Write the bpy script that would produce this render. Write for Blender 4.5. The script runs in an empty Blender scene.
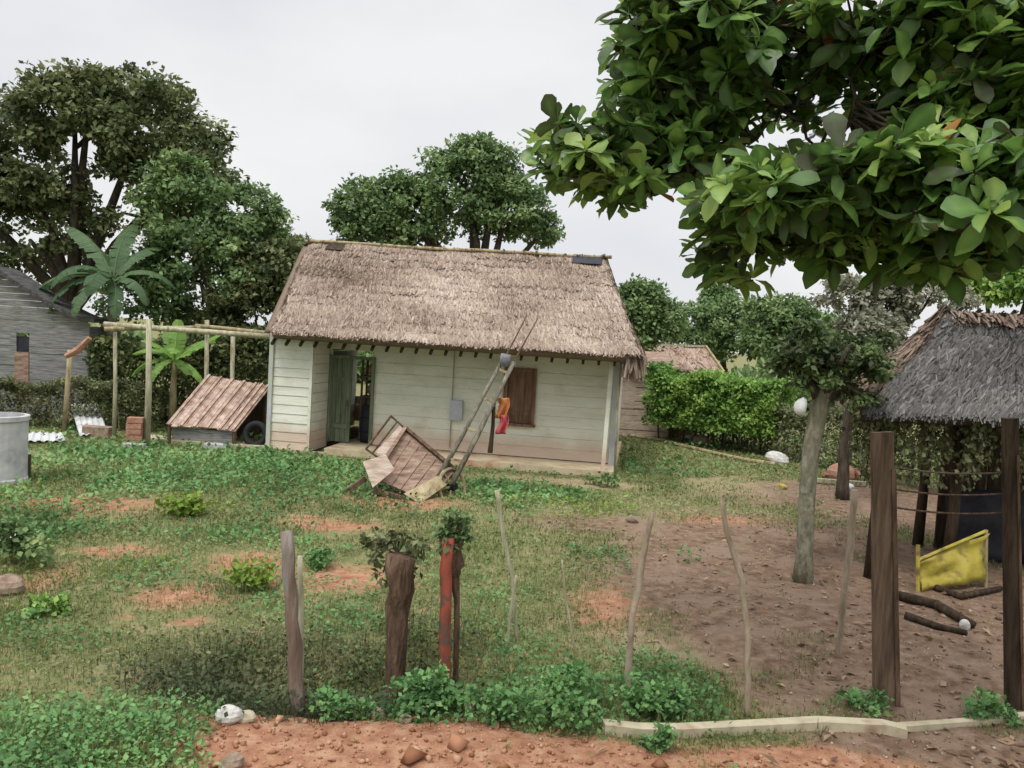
import bpy, math, random
import numpy as np
from mathutils import Vector, Matrix
random.seed(7); RNG = np.random.default_rng(11)
C = bpy.context.scene.collection
F = 850.0; EY = 2.4; ROLL = math.radians(3.3); PITCH = math.atan((384-335)/F)

# ------------------------------------------------------------------ measuring helpers
def ray(px, py):
    x = (px-512)/F; y = (384-py)/F
    c, s = math.cos(ROLL), math.sin(ROLL)
    xr = x*c-y*s; yr = x*s+y*c
    cp, sp = math.cos(PITCH), math.sin(PITCH)
    return Vector((xr, cp+yr*sp, -sp+yr*cp))
def G(px, py, z=0.0):
    d = ray(px, py); t = (z-EY)/d.z
    return Vector((d.x*t, d.y*t, z))
def P(px, py, Y):
    d = ray(px, py); t = Y/d.y
    return Vector((d.x*t, Y, EY+d.z*t))

# ------------------------------------------------------------------ noise
def mknoise(seed, n=14, scale=1.0):
    r = np.random.default_rng(seed)
    k = r.normal(size=(n, 2))*scale; k *= (r.uniform(.5, 2.2, size=(n, 1)))
    ph = r.uniform(0, 6.28, n); a = 1/np.sqrt(n)
    def f(x, y):
        x = np.asarray(x, float); y = np.asarray(y, float)
        o = np.zeros(np.broadcast(x, y).shape)
        for i in range(n): o += np.sin(k[i, 0]*x+k[i, 1]*y+ph[i])*a
        return o
    return f
n_big = mknoise(1, scale=.35); n_mid = mknoise(2, scale=1.6); n_fine = mknoise(3, scale=6.0); n_patch = mknoise(4, scale=1.1); n_hue = mknoise(5, scale=.8)
def bump2(x, y, cx, cy, rx, ry): return np.exp(-(((x-cx)/rx)**2+((y-cy)/ry)**2))
def H(x, y):
    x = np.asarray(x, float); y = np.asarray(y, float)
    near = 1/(1+np.exp((y-12.5)*1.5))
    h = (n_mid(x, y)*.018+n_fine(x, y)*.010+n_big(x, y)*.03)*near
    h = h-.32*bump2(x, y, -1.1, 5.75, 1.1, .42)
    h = h+.05*bump2(x, y, -.8, 4.75, 1.7, .45)
    h = h+.05*bump2(x, y, .15, 5.6, .5, .4)
    return h
def Hs(x, y): return float(H(x, y))

# ------------------------------------------------------------------ materials
def lnk(nt, a, b): nt.links.new(a, b)
def mat(name, cols, scale=4.0, stretch=(1, 1, 1), rough=.85, bump=.3, bscale=None, spots=None, spec=.2, detail=6, metal=0.0):
    m = bpy.data.materials.new(name); m.use_nodes = True; nt = m.node_tree; N = nt.nodes
    b = N['Principled BSDF']; b.inputs['Roughness'].default_value = rough
    b.inputs['Specular IOR Level'].default_value = spec; b.inputs['Metallic'].default_value = metal
    tc = N.new('ShaderNodeTexCoord'); mp = N.new('ShaderNodeMapping'); mp.inputs['Scale'].default_value = stretch
    lnk(nt, tc.outputs['Object'], mp.inputs['Vector'])
    n1 = N.new('ShaderNodeTexNoise'); n1.inputs['Scale'].default_value = scale; n1.inputs['Detail'].default_value = detail; n1.inputs['Roughness'].default_value = .65
    lnk(nt, mp.outputs[0], n1.inputs['Vector'])
    rp = N.new('ShaderNodeValToRGB'); lnk(nt, n1.outputs['Fac'], rp.inputs['Fac'])
    e = rp.color_ramp.elements; k = len(cols)
    for i, c in enumerate(cols):
        p = .32+.36*(i/(k-1) if k > 1 else 0)
        if i < 2: e[i].position = p; e[i].color = (*c, 1)
        else:
            q = e.new(p); q.color = (*c, 1)
    out = rp.outputs['Color']
    if spots:
        col, thr, sc = spots
        n2 = N.new('ShaderNodeTexNoise'); n2.inputs['Scale'].default_value = sc; n2.inputs['Detail'].default_value = 5
        lnk(nt, tc.outputs['Object'], n2.inputs['Vector'])
        r2 = N.new('ShaderNodeMapRange'); r2.inputs['From Min'].default_value = thr-.05; r2.inputs['From Max'].default_value = thr+.07
        lnk(nt, n2.outputs['Fac'], r2.inputs['Value'])
        mx = N.new('ShaderNodeMix'); mx.data_type = 'RGBA'; lnk(nt, r2.outputs[0], mx.inputs['Factor'])
        lnk(nt, out, mx.inputs[6]); mx.inputs[7].default_value = (*col, 1); out = mx.outputs[2]
    lnk(nt, out, b.inputs['Base Color'])
    if bump:
        nb = N.new('ShaderNodeTexNoise'); nb.inputs['Scale'].default_value = bscale or scale*3; nb.inputs['Detail'].default_value = 6
        lnk(nt, mp.outputs[0], nb.inputs['Vector'])
        bp = N.new('ShaderNodeBump'); bp.inputs['Strength'].default_value = bump; bp.inputs['Distance'].default_value = .03
        lnk(nt, nb.outputs['Fac'], bp.inputs['Height']); lnk(nt, bp.outputs[0], b.inputs['Normal'])
    return m
def leafmat(name, cols, rough=.55, trans=.3, spec=.25):
    m = bpy.data.materials.new(name); m.use_nodes = True; nt = m.node_tree; N = nt.nodes
    b = N['Principled BSDF']; b.inputs['Roughness'].default_value = rough; b.inputs['Specular IOR Level'].default_value = spec
    at = N.new('ShaderNodeAttribute'); at.attribute_name = 'tint'
    rp = N.new('ShaderNodeValToRGB'); lnk(nt, at.outputs['Fac'], rp.inputs['Fac'])
    e = rp.color_ramp.elements; k = len(cols)
    for i, c in enumerate(cols):
        p = i/(k-1)
        if i == 0: e[0].position = 0; e[0].color = (*c, 1)
        elif i == 1: e[1].position = p; e[1].color = (*c, 1)
        else:
            q = e.new(p); q.color = (*c, 1)
    tc = N.new('ShaderNodeTexCoord'); n1 = N.new('ShaderNodeTexNoise'); n1.inputs['Scale'].default_value = 14
    lnk(nt, tc.outputs['Object'], n1.inputs['Vector'])
    hs = N.new('ShaderNodeHueSaturation'); lnk(nt, rp.outputs['Color'], hs.inputs['Color'])
    mr = N.new('ShaderNodeMapRange'); mr.inputs['To Min'].default_value = .7; mr.inputs['To Max'].default_value = 1.3
    lnk(nt, n1.outputs['Fac'], mr.inputs['Value']); lnk(nt, mr.outputs[0], hs.inputs['Value'])
    lnk(nt, hs.outputs[0], b.inputs['Base Color'])
    if trans:
        t = N.new('ShaderNodeBsdfTranslucent'); lnk(nt, hs.outputs[0], t.inputs['Color'])
        mx = N.new('ShaderNodeMixShader'); mx.inputs[0].default_value = trans
        lnk(nt, b.outputs[0], mx.inputs[1]); lnk(nt, t.outputs[0], mx.inputs[2])
        lnk(nt, mx.outputs[0], N['Material Output'].inputs['Surface'])
    return m

# ------------------------------------------------------------------ object helpers
def wloc(o):
    v = Vector((0, 0, 0))
    while o is not None: v += o.location; o = o.parent
    return v
def finish(name, me, m, parent=None, origin=None):
    o = bpy.data.objects.new(name, me); C.objects.link(o)
    if m: me.materials.append(m)
    if parent is not None: o.parent = parent
    elif origin is not None: o.location = origin
    return o
def tag(o, label=None, cat=None, group=None, kind=None):
    if label: o['label'] = label
    if cat: o['category'] = cat
    if group: o['group'] = group
    if kind: o['kind'] = kind
    return o
def empty(name, loc, label, cat, group=None):
    o = bpy.data.objects.new(name, None); C.objects.link(o); o.location = loc
    o.empty_display_size = .2
    return tag(o, label, cat, group)

class MB:
    def __init__(s): s.v = []; s.f = []; s.sm = False
    def quadbox(s, c8):
        n = len(s.v); s.v += [Vector(c) for c in c8]
        for f in ((0, 3, 2, 1), (4, 5, 6, 7), (0, 1, 5, 4), (1, 2, 6, 5), (2, 3, 7, 6), (3, 0, 4, 7)): s.f.append(tuple(n+i for i in f))
    def box(s, c, sx, sy, sz, R=None):
        R = R or Matrix.Identity(3); c = Vector(c); q = []
        for z in (-.5, .5):
            for x, y in ((-.5, -.5), (.5, -.5), (.5, .5), (-.5, .5)): q.append(c+R@Vector((x*sx, y*sy, z*sz)))
        s.quadbox(q)
    def bar(s, a, b, w, h, up=(0, 0, 1)):
        a = Vector(a); b = Vector(b); d = (b-a).normalized(); up = Vector(up)
        if abs(d.dot(up)) > .98: up = Vector((0, 1, 0))
        x = d.cross(up).normalized(); y = x.cross(d)
        q = []
        for p in (a, b):
            for i, j in ((-.5, -.5), (.5, -.5), (.5, .5), (-.5, .5)): q.append(p+x*(w*i)+y*(h*j))
        s.quadbox(q)
    def tube(s, pts, rad, n=8, jit=0.0, caps=True):
        pts = [Vector(p) for p in pts]
        if not hasattr(rad, '__len__'): rad = [rad]*len(pts)
        base = len(s.v); ref = None
        for i, p in enumerate(pts):
            t = (pts[min(i+1, len(pts)-1)]-pts[max(i-1, 0)]).normalized()
            if ref is None:
                ref = t.cross(Vector((0, 0, 1)));
                if ref.length < .1: ref = t.cross(Vector((1, 0, 0)))
            ref = (ref-t*ref.dot(t)).normalized(); w = t.cross(ref)
            for k in range(n):
                a = 2*math.pi*k/n; r = rad[i]*(1+random.uniform(-jit, jit))
                s.v.append(p+(ref*math.cos(a)+w*math.sin(a))*r)
        for i in range(len(pts)-1):
            for k in range(n):
                a = base+i*n+k; b = base+i*n+(k+1) % n
                s.f.append((a, b, b+n, a+n))
        if caps:
            s.f.append(tuple(base+k for k in range(n))[::-1]); s.f.append(tuple(base+(len(pts)-1)*n+k for k in range(n)))
    def poly(s, pts, th):
        """flat outline with thickness th (Vector offset)"""
        n = len(s.v); k = len(pts); th = Vector(th)
        s.v += [Vector(p) for p in pts]+[Vector(p)+th for p in pts]
        s.f.append(tuple(range(n, n+k))); s.f.append(tuple(range(n+2*k-1, n+k-1, -1)))
        for i in range(k): j = (i+1) % k; s.f.append((n+i, n+k+i, n+k+j, n+j))
    def blob(s, c, rx, ry, rz, seed=0, seg=12, rings=8, rough=.15):
        r = random.Random(seed); n = len(s.v); c = Vector(c)
        dirs = [Vector((r.gauss(0, 1), r.gauss(0, 1), r.gauss(0, 1))).normalized() for _ in range(9)]
        amps = [r.uniform(-1, 1)*rough for _ in range(9)]
        def pt(d):
            k = 1+sum(a*max(0, d.dot(q))**3 for a, q in zip(amps, dirs))
            return c+Vector((d.x*rx, d.y*ry, d.z*rz))*k
        s.v.append(pt(Vector((0, 0, 1))))
        for i in range(1, rings):
            th = math.pi*i/rings
            for j in range(seg):
                a = 2*math.pi*j/seg; s.v.append(pt(Vector((math.sin(th)*math.cos(a), math.sin(th)*math.sin(a), math.cos(th)))))
        s.v.append(pt(Vector((0, 0, -1))))
        for j in range(seg):
            s.f.append((n, n+1+j, n+1+(j+1) % seg))
            for i in range(rings-2):
                a = n+1+i*seg+j; b = n+1+i*seg+(j+1) % seg; s.f.append((a, a+seg, b+seg, b))
            l = n+1+(rings-2)*seg; s.f.append((len(s.v)-1, l+(j+1) % seg, l+j))
    def build(s, name, m, parent=None, smooth=False, base=None):
        org = wloc(parent) if parent is not None else (Vector(base) if base is not None else Vector((0, 0, 0)))
        me = bpy.data.meshes.new(name); me.from_pydata([tuple(v-org) for v in s.v], [], s.f); me.validate()
        if smooth: me.polygons.foreach_set('use_smooth', [True]*len(me.polygons))
        me.update()
        return finish(name, me, m, parent, org)

def npmesh(name, V, faces_list, m, parent=None, tint=None, smooth=False, base=None):
    """V (n,3); faces_list = list of int arrays (k,3) or (k,4)"""
    org = wloc(parent) if parent is not None else (Vector(base) if base is not None else Vector((0, 0, 0)))
    V = V-np.array(org)
    me = bpy.data.meshes.new(name); me.vertices.add(len(V)); me.vertices.foreach_set('co', V.astype(np.float32).ravel())
    loops = np.concatenate([f.ravel() for f in faces_list]); tot = np.concatenate([np.full(len(f), f.shape[1]) for f in faces_list])
    st = np.concatenate([[0], np.cumsum(tot)[:-1]])
    me.loops.add(len(loops)); me.loops.foreach_set('vertex_index', loops.astype(np.int32))
    me.polygons.add(len(tot)); me.polygons.foreach_set('loop_start', st.astype(np.int32))
    if smooth: me.polygons.foreach_set('use_smooth', np.ones(len(tot), bool))
    me.update(calc_edges=True)
    if tint is not None:
        a = me.attributes.new('tint', 'FLOAT', 'POINT'); a.data.foreach_set('value', tint.astype(np.float32))
    return finish(name, me, m, parent, org)

def norm(a): return a/np.maximum(np.linalg.norm(a, axis=1, keepdims=True), 1e-9)
def scatter(T, faces, pos, d, nrm, size, wid=None, tint=None):
    """T (k,3): x across, y along, z up of the leaf. d along dir, nrm up dir. size (n,) """
    d = norm(d); x = norm(np.cross(d, nrm)); z = np.cross(x, d)
    if wid is None: wid = size
    V = pos[:, None, :]+T[None, :, 0, None]*(x*wid[:, None])[:, None, :]+T[None, :, 1, None]*(d*size[:, None])[:, None, :]+T[None, :, 2, None]*(z*size[:, None])[:, None, :]
    n = len(pos); k = len(T); off = (np.arange(n)*k)[:, None, None]
    fl = [(off+f[None]).reshape(-1, f.shape[1]) for f in faces]
    return V.reshape(-1, 3), fl, np.repeat(tint if tint is not None else RNG.random(n), k)
def merge(parts):
    Vs = []; fs = []; ts = []; o = 0
    for V, fl, t in parts:
        Vs.append(V); fs += [f+o for f in fl]; ts.append(t); o += len(V)
    return np.concatenate(Vs), fs, np.concatenate(ts)
# leaf templates
T_leaf = np.array([[0, 0, 0], [-.28, .45, .06], [0, .5, -.02], [.28, .45, .06], [0, 1, -.08]]); F_leaf = [np.array([[0, 2, 1], [0, 3, 2], [1, 2, 4], [2, 3, 4]])]
T_blade = np.array([[-.5, 0, 0], [.5, 0, 0], [-.35, .55, .06], [.35, .55, .06], [0, 1, .28]]); F_blade = [np.array([[0, 1, 3], [0, 3, 2], [2, 3, 4]])]
T_strip = np.array([[-.5, 0, 0], [.5, 0, 0], [.4, 1, 0], [-.4, 1, 0]]); F_strip = [np.array([[0, 1, 2, 3]])]
_st = [(0, .02), (.2, .08), (.45, .19), (.7, .27), (.88, .20), (1, .03)]
_t = []
for y, w in _st:
    dz = -.22*y*y
    _t += [[-w, y, .10*w/.4+dz], [0, y, dz], [w, y, .10*w/.4+dz]]
T_big = np.array(_t); F_big = [np.array([[3*i, 3*i+1, 3*i+4, 3*i+3] for i in range(5)]+[[3*i+1, 3*i+2, 3*i+5, 3*i+4] for i in range(5)])]

# ------------------------------------------------------------------ palette
M = {}
M['wood_pale'] = mat('pale weathered wood', [(.20, .17, .10), (.38, .36, .24), (.52, .50, .37)], 6, (3, 3, .5), bump=.5)
M['wood_brown'] = mat('brown bark wood', [(.05, .032, .02), (.12, .075, .05), (.20, .13, .09)], 7, (3, 3, .5), bump=.8)
M['wood_dark'] = mat('dark damp wood', [(.02, .014, .010), (.05, .034, .022), (.09, .062, .042)], 6, (3, 3, .4), bump=.7)
M['wood_grey'] = mat('grey weathered boards', [(.10, .10, .095), (.22, .22, .21), (.34, .34, .33)], 5, (.6, .6, 9), bump=.4)
M['wood_pink'] = mat('reddish grey planks', [(.14, .09, .065), (.27, .18, .135), (.38, .28, .22)], 5, (1, 1, 5), bump=.5)
M['wood_tan'] = mat('dry tan wood', [(.16, .12, .06), (.32, .26, .15), (.44, .38, .24)], 6, (2, 2, .6), bump=.4)
M['red'] = mat('worn red paint on post', [(.20, .045, .03), (.34, .085, .055), (.25, .07, .05)], 4, (2, 2, .6), rough=.6, bump=.3, spots=((.13, .08, .06), .54, 11))
M['thatch'] = leafmat('palm leaf thatch', [(.12, .085, .062), (.26, .20, .155), (.345, .27, .215), (.47, .385, .32)], rough=.9, trans=.0, spec=.1)
M['thatch_grey'] = leafmat('old grey thatch', [(.035, .032, .030), (.088, .083, .078), (.145, .138, .13), (.24, .225, .20)], rough=.9, trans=0, spec=.1)
M['thatch_brown'] = leafmat('brown ridge thatch', [(.09, .065, .05), (.19, .14, .108), (.29, .225, .175)], rough=.9, trans=0, spec=.1)
M['concrete'] = mat('dusty concrete', [(.30, .26, .18), (.44, .39, .27), (.52, .47, .36)], 3, bump=.4, spots=((.26, .16, .10), .60, 3))
M['slab'] = mat('tan cement floor', [(.36, .29, .18), (.50, .42, .28), (.58, .50, .36)], 2.5, bump=.2, spots=((.42, .24, .15), .60, 2.2))
M['greyconc'] = mat('pale grey cement', [(.30, .30, .30), (.42, .42, .42), (.52, .52, .52)], 4, bump=.25)
M['zinc'] = mat('dull zinc sheet', [(.38, .40, .40), (.52, .53, .52), (.62, .62, .60)], 3, rough=.6, bump=.1, spots=((.30, .20, .14), .66, 4))
M['stone'] = mat('pale stone', [(.34, .33, .29), (.50, .49, .45), (.62, .61, .57)], 9, bump=.5)
M['stone_brown'] = mat('brown stone', [(.14, .10, .07), (.26, .19, .14), (.36, .28, .21)], 9, bump=.5)
M['brick'] = mat('soft red brick', [(.26, .12, .08), (.38, .20, .14), (.46, .28, .20)], 6, bump=.5)
M['black'] = mat('black rubber', [(.012, .012, .013), (.025, .025, .027)], 6, rough=.7, bump=.2)
M['bluedark'] = mat('dark navy plastic', [(.018, .019, .026), (.042, .043, .055)], 5, rough=.6, bump=.1)
M['yellow'] = mat('faded yellow plastic', [(.30, .25, .035), (.45, .38, .07), (.50, .44, .17)], 3, rough=.5, bump=.3, spots=((.20, .14, .06), .53, 5))
M['white'] = mat('white plastic', [(.55, .56, .56), (.72, .73, .72)], 5, rough=.5, bump=.3)
M['orange_cloth'] = mat('orange cloth', [(.40, .13, .04), (.55, .22, .09)], 8, rough=.9, bump=.4)
M['red_cloth'] = mat('red cloth', [(.42, .05, .06), (.56, .14, .14)], 8, rough=.9, bump=.4)
M['pink_cloth'] = mat('pale pink cloth', [(.45, .30, .24), (.60, .45, .38)], 5, rough=.9, bump=.5)
M['wire'] = mat('rusty wire', [(.08, .06, .045), (.16, .12, .09)], 20, rough=.7, bump=0, metal=.4)
M['door'] = mat('grey green door paint', [(.09, .11, .065), (.16, .185, .12), (.22, .25, .17)], 3, (6, 6, .6), bump=.3)
M['shutter'] = mat('brown shutter wood', [(.12, .065, .042), (.20, .12, .08), (.28, .18, .125)], 4, (5, 5, .6), bump=.3)
M['bluepost'] = mat('pale lilac paint', [(.36, .38, .42), (.56, .58, .62)], 2.5, bump=.2, spots=((.5, .52, .42), .55, 1.5))
M['trunk'] = mat('grey green bark', [(.10, .095, .065), (.19, .18, .125), (.28, .265, .20)], 7, (2, 2, .7), bump=.8, spots=((.33, .32, .27), .62, 6))
M['bark'] = mat('dark bark', [(.03, .024, .017), (.07, .055, .04), (.12, .095, .07)], 6, (2, 2, .6), bump=.8)
M['bark_pale'] = mat('pale bark', [(.22, .17, .12), (.44, .36, .27)], 6, (2, 2, .6), bump=.5)
# painted wall, red soil splashed up its foot
def wallmat():
    m = mat('pale green lime paint', [(.63, .635, .53), (.73, .735, .63), (.78, .78, .70)], 1.6, (1, 1, 3), bump=.25, bscale=12, spots=((.64, .64, .54), .60, 2.3))
    nt = m.node_tree; N = nt.nodes; b = N['Principled BSDF']; src = b.inputs['Base Color'].links[0].from_socket
    tc = N.new('ShaderNodeTexCoord'); sp = N.new('ShaderNodeSeparateXYZ'); lnk(nt, tc.outputs['Object'], sp.inputs[0])
    n = N.new('ShaderNodeTexNoise'); n.inputs['Scale'].default_value = 2.2; n.inputs['Detail'].default_value = 6; lnk(nt, tc.outputs['Object'], n.inputs['Vector'])
    a = N.new('ShaderNodeMath'); a.operation = 'MULTIPLY_ADD'; lnk(nt, n.outputs['Fac'], a.inputs[0]); a.inputs[1].default_value = -.5; lnk(nt, sp.outputs['Z'], a.inputs[2])
    r = N.new('ShaderNodeMapRange'); r.inputs['From Min'].default_value = .05; r.inputs['From Max'].default_value = .35; r.inputs['To Min'].default_value = .85; r.inputs['To Max'].default_value = 0
    lnk(nt, a.outputs[0], r.inputs['Value'])
    mx = N.new('ShaderNodeMix'); mx.data_type = 'RGBA'; lnk(nt, r.outputs[0], mx.inputs['Factor']); lnk(nt, src, mx.inputs[6]); mx.inputs[7].default_value = (.58, .44, .34, 1)
    lnk(nt, mx.outputs[2], b.inputs['Base Color']); return m
M['wall'] = wallmat()
L = {}
L['dark'] = leafmat('olive mango foliage', [(.055, .075, .033), (.11, .145, .055), (.175, .205, .085), (.28, .285, .13)])
L['mid'] = leafmat('green foliage', [(.075, .125, .05), (.145, .23, .09), (.21, .31, .12), (.31, .39, .16)])
L['bright'] = leafmat('bright green foliage', [(.07, .15, .035), (.16, .30, .07), (.28, .44, .10), (.38, .52, .15)])
L['pale'] = leafmat('pale grey green foliage', [(.14, .15, .09), (.24, .25, .17), (.34, .34, .25), (.42, .41, .33)])
L['vine'] = leafmat('dull vine foliage', [(0.062, 0.076, 0.030), (0.124, 0.145, 0.062), (0.193, 0.214, 0.103), (0.304, 0.317, 0.166)])
L['blue'] = leafmat('bluish palm foliage', [(.05, .095, .04), (.09, .155, .07), (.14, .22, .10)], trans=.35)
L['almond'] = leafmat('broad almond leaves', [(.065, .055, .024), (.07, .13, .038), (.14, .265, .06), (.30, .42, .10)], rough=.40, trans=.36, spec=.5)
L['almond_old'] = leafmat('turning almond leaves', [(.30, .10, .035), (.42, .17, .05), (.30, .20, .06)], rough=.5, trans=.3)
L['banana'] = leafmat('fresh banana leaves', [(.11, .21, .045), (.19, .34, .075), (.28, .44, .11)], rough=.45, trans=.4)
L['grass'] = leafmat('short grass', [(.125, .155, .05), (.17, .215, .075), (.215, .265, .10), (.32, .34, .165)], rough=.7, trans=.25)
L['weed'] = leafmat('green weeds', [(0.066, 0.154, 0.050), (0.116, 0.248, 0.083), (0.165, 0.319, 0.110), (0.242, 0.396, 0.143)], rough=.6, trans=.3)
L['weed_shade'] = leafmat('shade toned ditch weeds', [(.045, .06, .028), (.085, .105, .045), (.14, .155, .07)], rough=.7, trans=.2)  # darker than the other weeds: shade of the hollow put into the colour
L['weed_lime'] = leafmat('yellow green weeds', [(.14, .22, .03), (.20, .30, .045), (.27, .34, .06)], rough=.6, trans=.3)

# ------------------------------------------------------------------ ground zones (world ellipses measured from the ground plane)
def ell(px, py, rx, ry, w=1.0):
    c = G(px, py); d = c.y
    return (c.x, c.y, rx/F*d, max(.1, ry*d*d/(F*EY)), w)
RED = [ell(*a) for a in ((300, 742, 110, 36, 1.6), (400, 752, 230, 36, 1.6), (560, 760, 150, 24, 1.5), (800, 765, 160, 20, 1.1), (75, 500, 80, 11, .7), (180, 592, 48, 15, .68), (250, 560, 45, 13, .66), (325, 522, 60, 9, .68),
       (335, 575, 90, 15, .7), (115, 548, 50, 9, .66), (45, 575, 35, 17, .65), (720, 519, 60, 6, .55), (400, 500, 70, 9, .6), (125, 615, 20, 7, .4), (605, 605, 40, 22, .62), (190, 620, 25, 8, .6), (155, 545, 20, 8, .4))]
BROWN = [ell(*a) for a in ((860, 590, 215, 85, 1.5), (735, 620, 75, 50, .75), (950, 680, 180, 40, 1.3), (820, 690, 110, 32, .8), (620, 525, 110, 14, .6), (960, 510, 180, 25, 1.2), (740, 560, 60, 30, .6), (960, 745, 140, 30, 1.4), (760, 500, 90, 9, .5))]
TAN = [ell(*a) for a in ((560, 482, 90, 5, .8), (780, 492, 90, 11, .8), (300, 460, 70, 5, .8), (60, 455, 120, 5, .5), (720, 478, 60, 5, .4), (640, 640, 50, 35, .5), (610, 520, 60, 8, .5))]
WEED = [ell(760, 680, 30, 10, .5), ell(690, 560, 25, 6, .6), ell(820, 640, 25, 6, .5), ell(860, 560, 20, 5, .5), ell(610, 560, 60, 16, .5)]+[ell(*a) for a in ((70, 745, 150, 42, 1.5), (170, 735, 60, 35, 1.0), (425, 700, 60, 32, 1.4), (530, 705, 70, 38, 1.4), (668, 690, 55, 28, 1.3), (230, 463, 130, 9, 1.1), (500, 491, 90, 8, 1.2), (20, 535, 45, 22, 1.1), (250, 485, 130, 14, .6),
        (40, 640, 70, 18, .6), (340, 620, 60, 12, .5), (490, 640, 50, 40, .6), (140, 480, 60, 14, .7), (60, 462, 60, 5, .7), (640, 465, 60, 10, .4), (560, 750, 60, 12, .8), (370, 505, 50, 9, .5), (250, 530, 60, 12, .5))]
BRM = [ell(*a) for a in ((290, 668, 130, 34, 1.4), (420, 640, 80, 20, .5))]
def zone(L_, x, y):
    o = np.zeros(np.broadcast(x, y).shape)
    for cx, cy, rx, ry, w in L_: o = np.maximum(o, w*np.exp(-(((x-cx)/rx)**2+((y-cy)/ry)**2)**1.3*.7))
    return o
def bareness(x, y):
    b = np.maximum(np.maximum(zone(RED, x, y), zone(BROWN, x, y)), zone(TAN, x, y))+n_patch(x*1.6, y*1.6)*.27+n_fine(x, y)*.10
    b = b-.9*zone(WEED, x, y)+2.0*np.clip(zone(RED[:3], x, y)-.75, 0, 1)
    return b
def ground():
    xs = np.concatenate([[-320, -160, -80, -45, -30, -22, -16], np.arange(-13, 12.01, .1), [14, 18, 25, 35, 60, 120, 320]])
    ys = np.concatenate([[-60, -20, -5, 0, 1.5, 2.5], np.arange(3.2, 9, .06), np.arange(9, 22, .14), [23, 25, 28, 33, 40, 55, 80, 130, 220, 400]])
    X, Y = np.meshgrid(xs, ys); Z = H(X, Y)
    V = np.stack([X, Y, Z], -1).reshape(-1, 3); nx = len(xs); ny = len(ys)
    i = np.arange(nx-1)[None]+np.arange(ny-1)[:, None]*nx; f = np.stack([i, i+1, i+1+nx, i+nx], -1).reshape(-1, 4)
    m = bpy.data.materials.new('earth and short grass'); m.use_nodes = True; nt = m.node_tree; N = nt.nodes; b = N['Principled BSDF']
    b.inputs['Roughness'].default_value = .95; b.inputs['Specular IOR Level'].default_value = .1
    tc = N.new('ShaderNodeTexCoord')
    def noise(s, d=6):
        n = N.new('ShaderNodeTexNoise'); n.inputs['Scale'].default_value = s; n.inputs['Detail'].default_value = d; n.inputs['Roughness'].default_value = .65
        lnk(nt, tc.outputs['Object'], n.inputs['Vector']); return n.outputs['Fac']
    def ramp(fac, cols):
        r = N.new('ShaderNodeValToRGB'); lnk(nt, fac, r.inputs['Fac']); e = r.color_ramp.elements
        for k, c in enumerate(cols):
            p = .33+.34*k/(len(cols)-1)
            if k < 2: e[k].position = p; e[k].color = (*c, 1)
            else: q = e.new(p); q.color = (*c, 1)
        return r.outputs['Color']
    base = ramp(noise(4, 9), [(.13, .13, .055), (.19, .19, .085), (.29, .225, .13)])
    red = ramp(noise(9), [(.25, .115, .068), (.35, .18, .108), (.43, .26, .165)])
    brown = ramp(noise(8), [(.115, .072, .047), (.185, .122, .083), (.265, .19, .138)])
    tan = ramp(noise(8), [(.22, .18, .10), (.32, .26, .15), (.38, .33, .20)])
    at = N.new('ShaderNodeAttribute'); at.attribute_name = 'zones'; sp = N.new('ShaderNodeSeparateColor'); lnk(nt, at.outputs['Color'], sp.inputs[0])
    nz = noise(5, 8); out = base
    dm = N.new('ShaderNodeMapRange'); dm.inputs['From Min'].default_value = .48; dm.inputs['From Max'].default_value = .62; lnk(nt, noise(1.3, 5), dm.inputs['Value'])
    bm_ = N.new('ShaderNodeMix'); bm_.data_type = 'RGBA'; lnk(nt, dm.outputs[0], bm_.inputs['Factor']); lnk(nt, brown, bm_.inputs[6]); bm_.inputs[7].default_value = (.235, .165, .12, 1); brown = bm_.outputs[2]
    for k, col in ((2, tan), (1, brown), (0, red)):
        ad = N.new('ShaderNodeMath'); ad.operation = 'MULTIPLY_ADD'; lnk(nt, nz, ad.inputs[0]); ad.inputs[1].default_value = 1.0; lnk(nt, sp.outputs[k], ad.inputs[2])
        r = N.new('ShaderNodeMapRange'); r.inputs['From Min'].default_value = .72; r.inputs['From Max'].default_value = 1.12; lnk(nt, ad.outputs[0], r.inputs['Value'])
        mx = N.new('ShaderNodeMix'); mx.data_type = 'RGBA'; lnk(nt, r.outputs[0], mx.inputs['Factor']); lnk(nt, out, mx.inputs[6]); lnk(nt, col, mx.inputs[7]); out = mx.outputs[2]
    lnk(nt, out, b.inputs['Base Color'])
    bp = N.new('ShaderNodeBump'); bp.inputs['Strength'].default_value = .8; bp.inputs['Distance'].default_value = .03; lnk(nt, noise(26, 8), bp.inputs['Height']); lnk(nt, bp.outputs[0], b.inputs['Normal'])
    o = npmesh('ground', V, [f], m, smooth=True); tag(o, kind='structure')
    x = V[:, 0]; y = V[:, 1]
    col = np.stack([zone(RED, x, y), zone(BROWN, x, y), zone(TAN, x, y), np.ones_like(x)], -1)
    a = o.data.attributes.new('zones', 'FLOAT_COLOR', 'POINT'); a.data.foreach_set('color', np.clip(col, 0, 1).astype(np.float32).ravel())
ground()

# ------------------------------------------------------------------ ground cover
def sample_ground(n, y0=3.9, y1=24, spread=.72):
    t = RNG.random(n); y = y0*(y1/y0)**t; x = (RNG.random(n)*2-1)*(y*spread+1.0)
    return x, y
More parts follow.
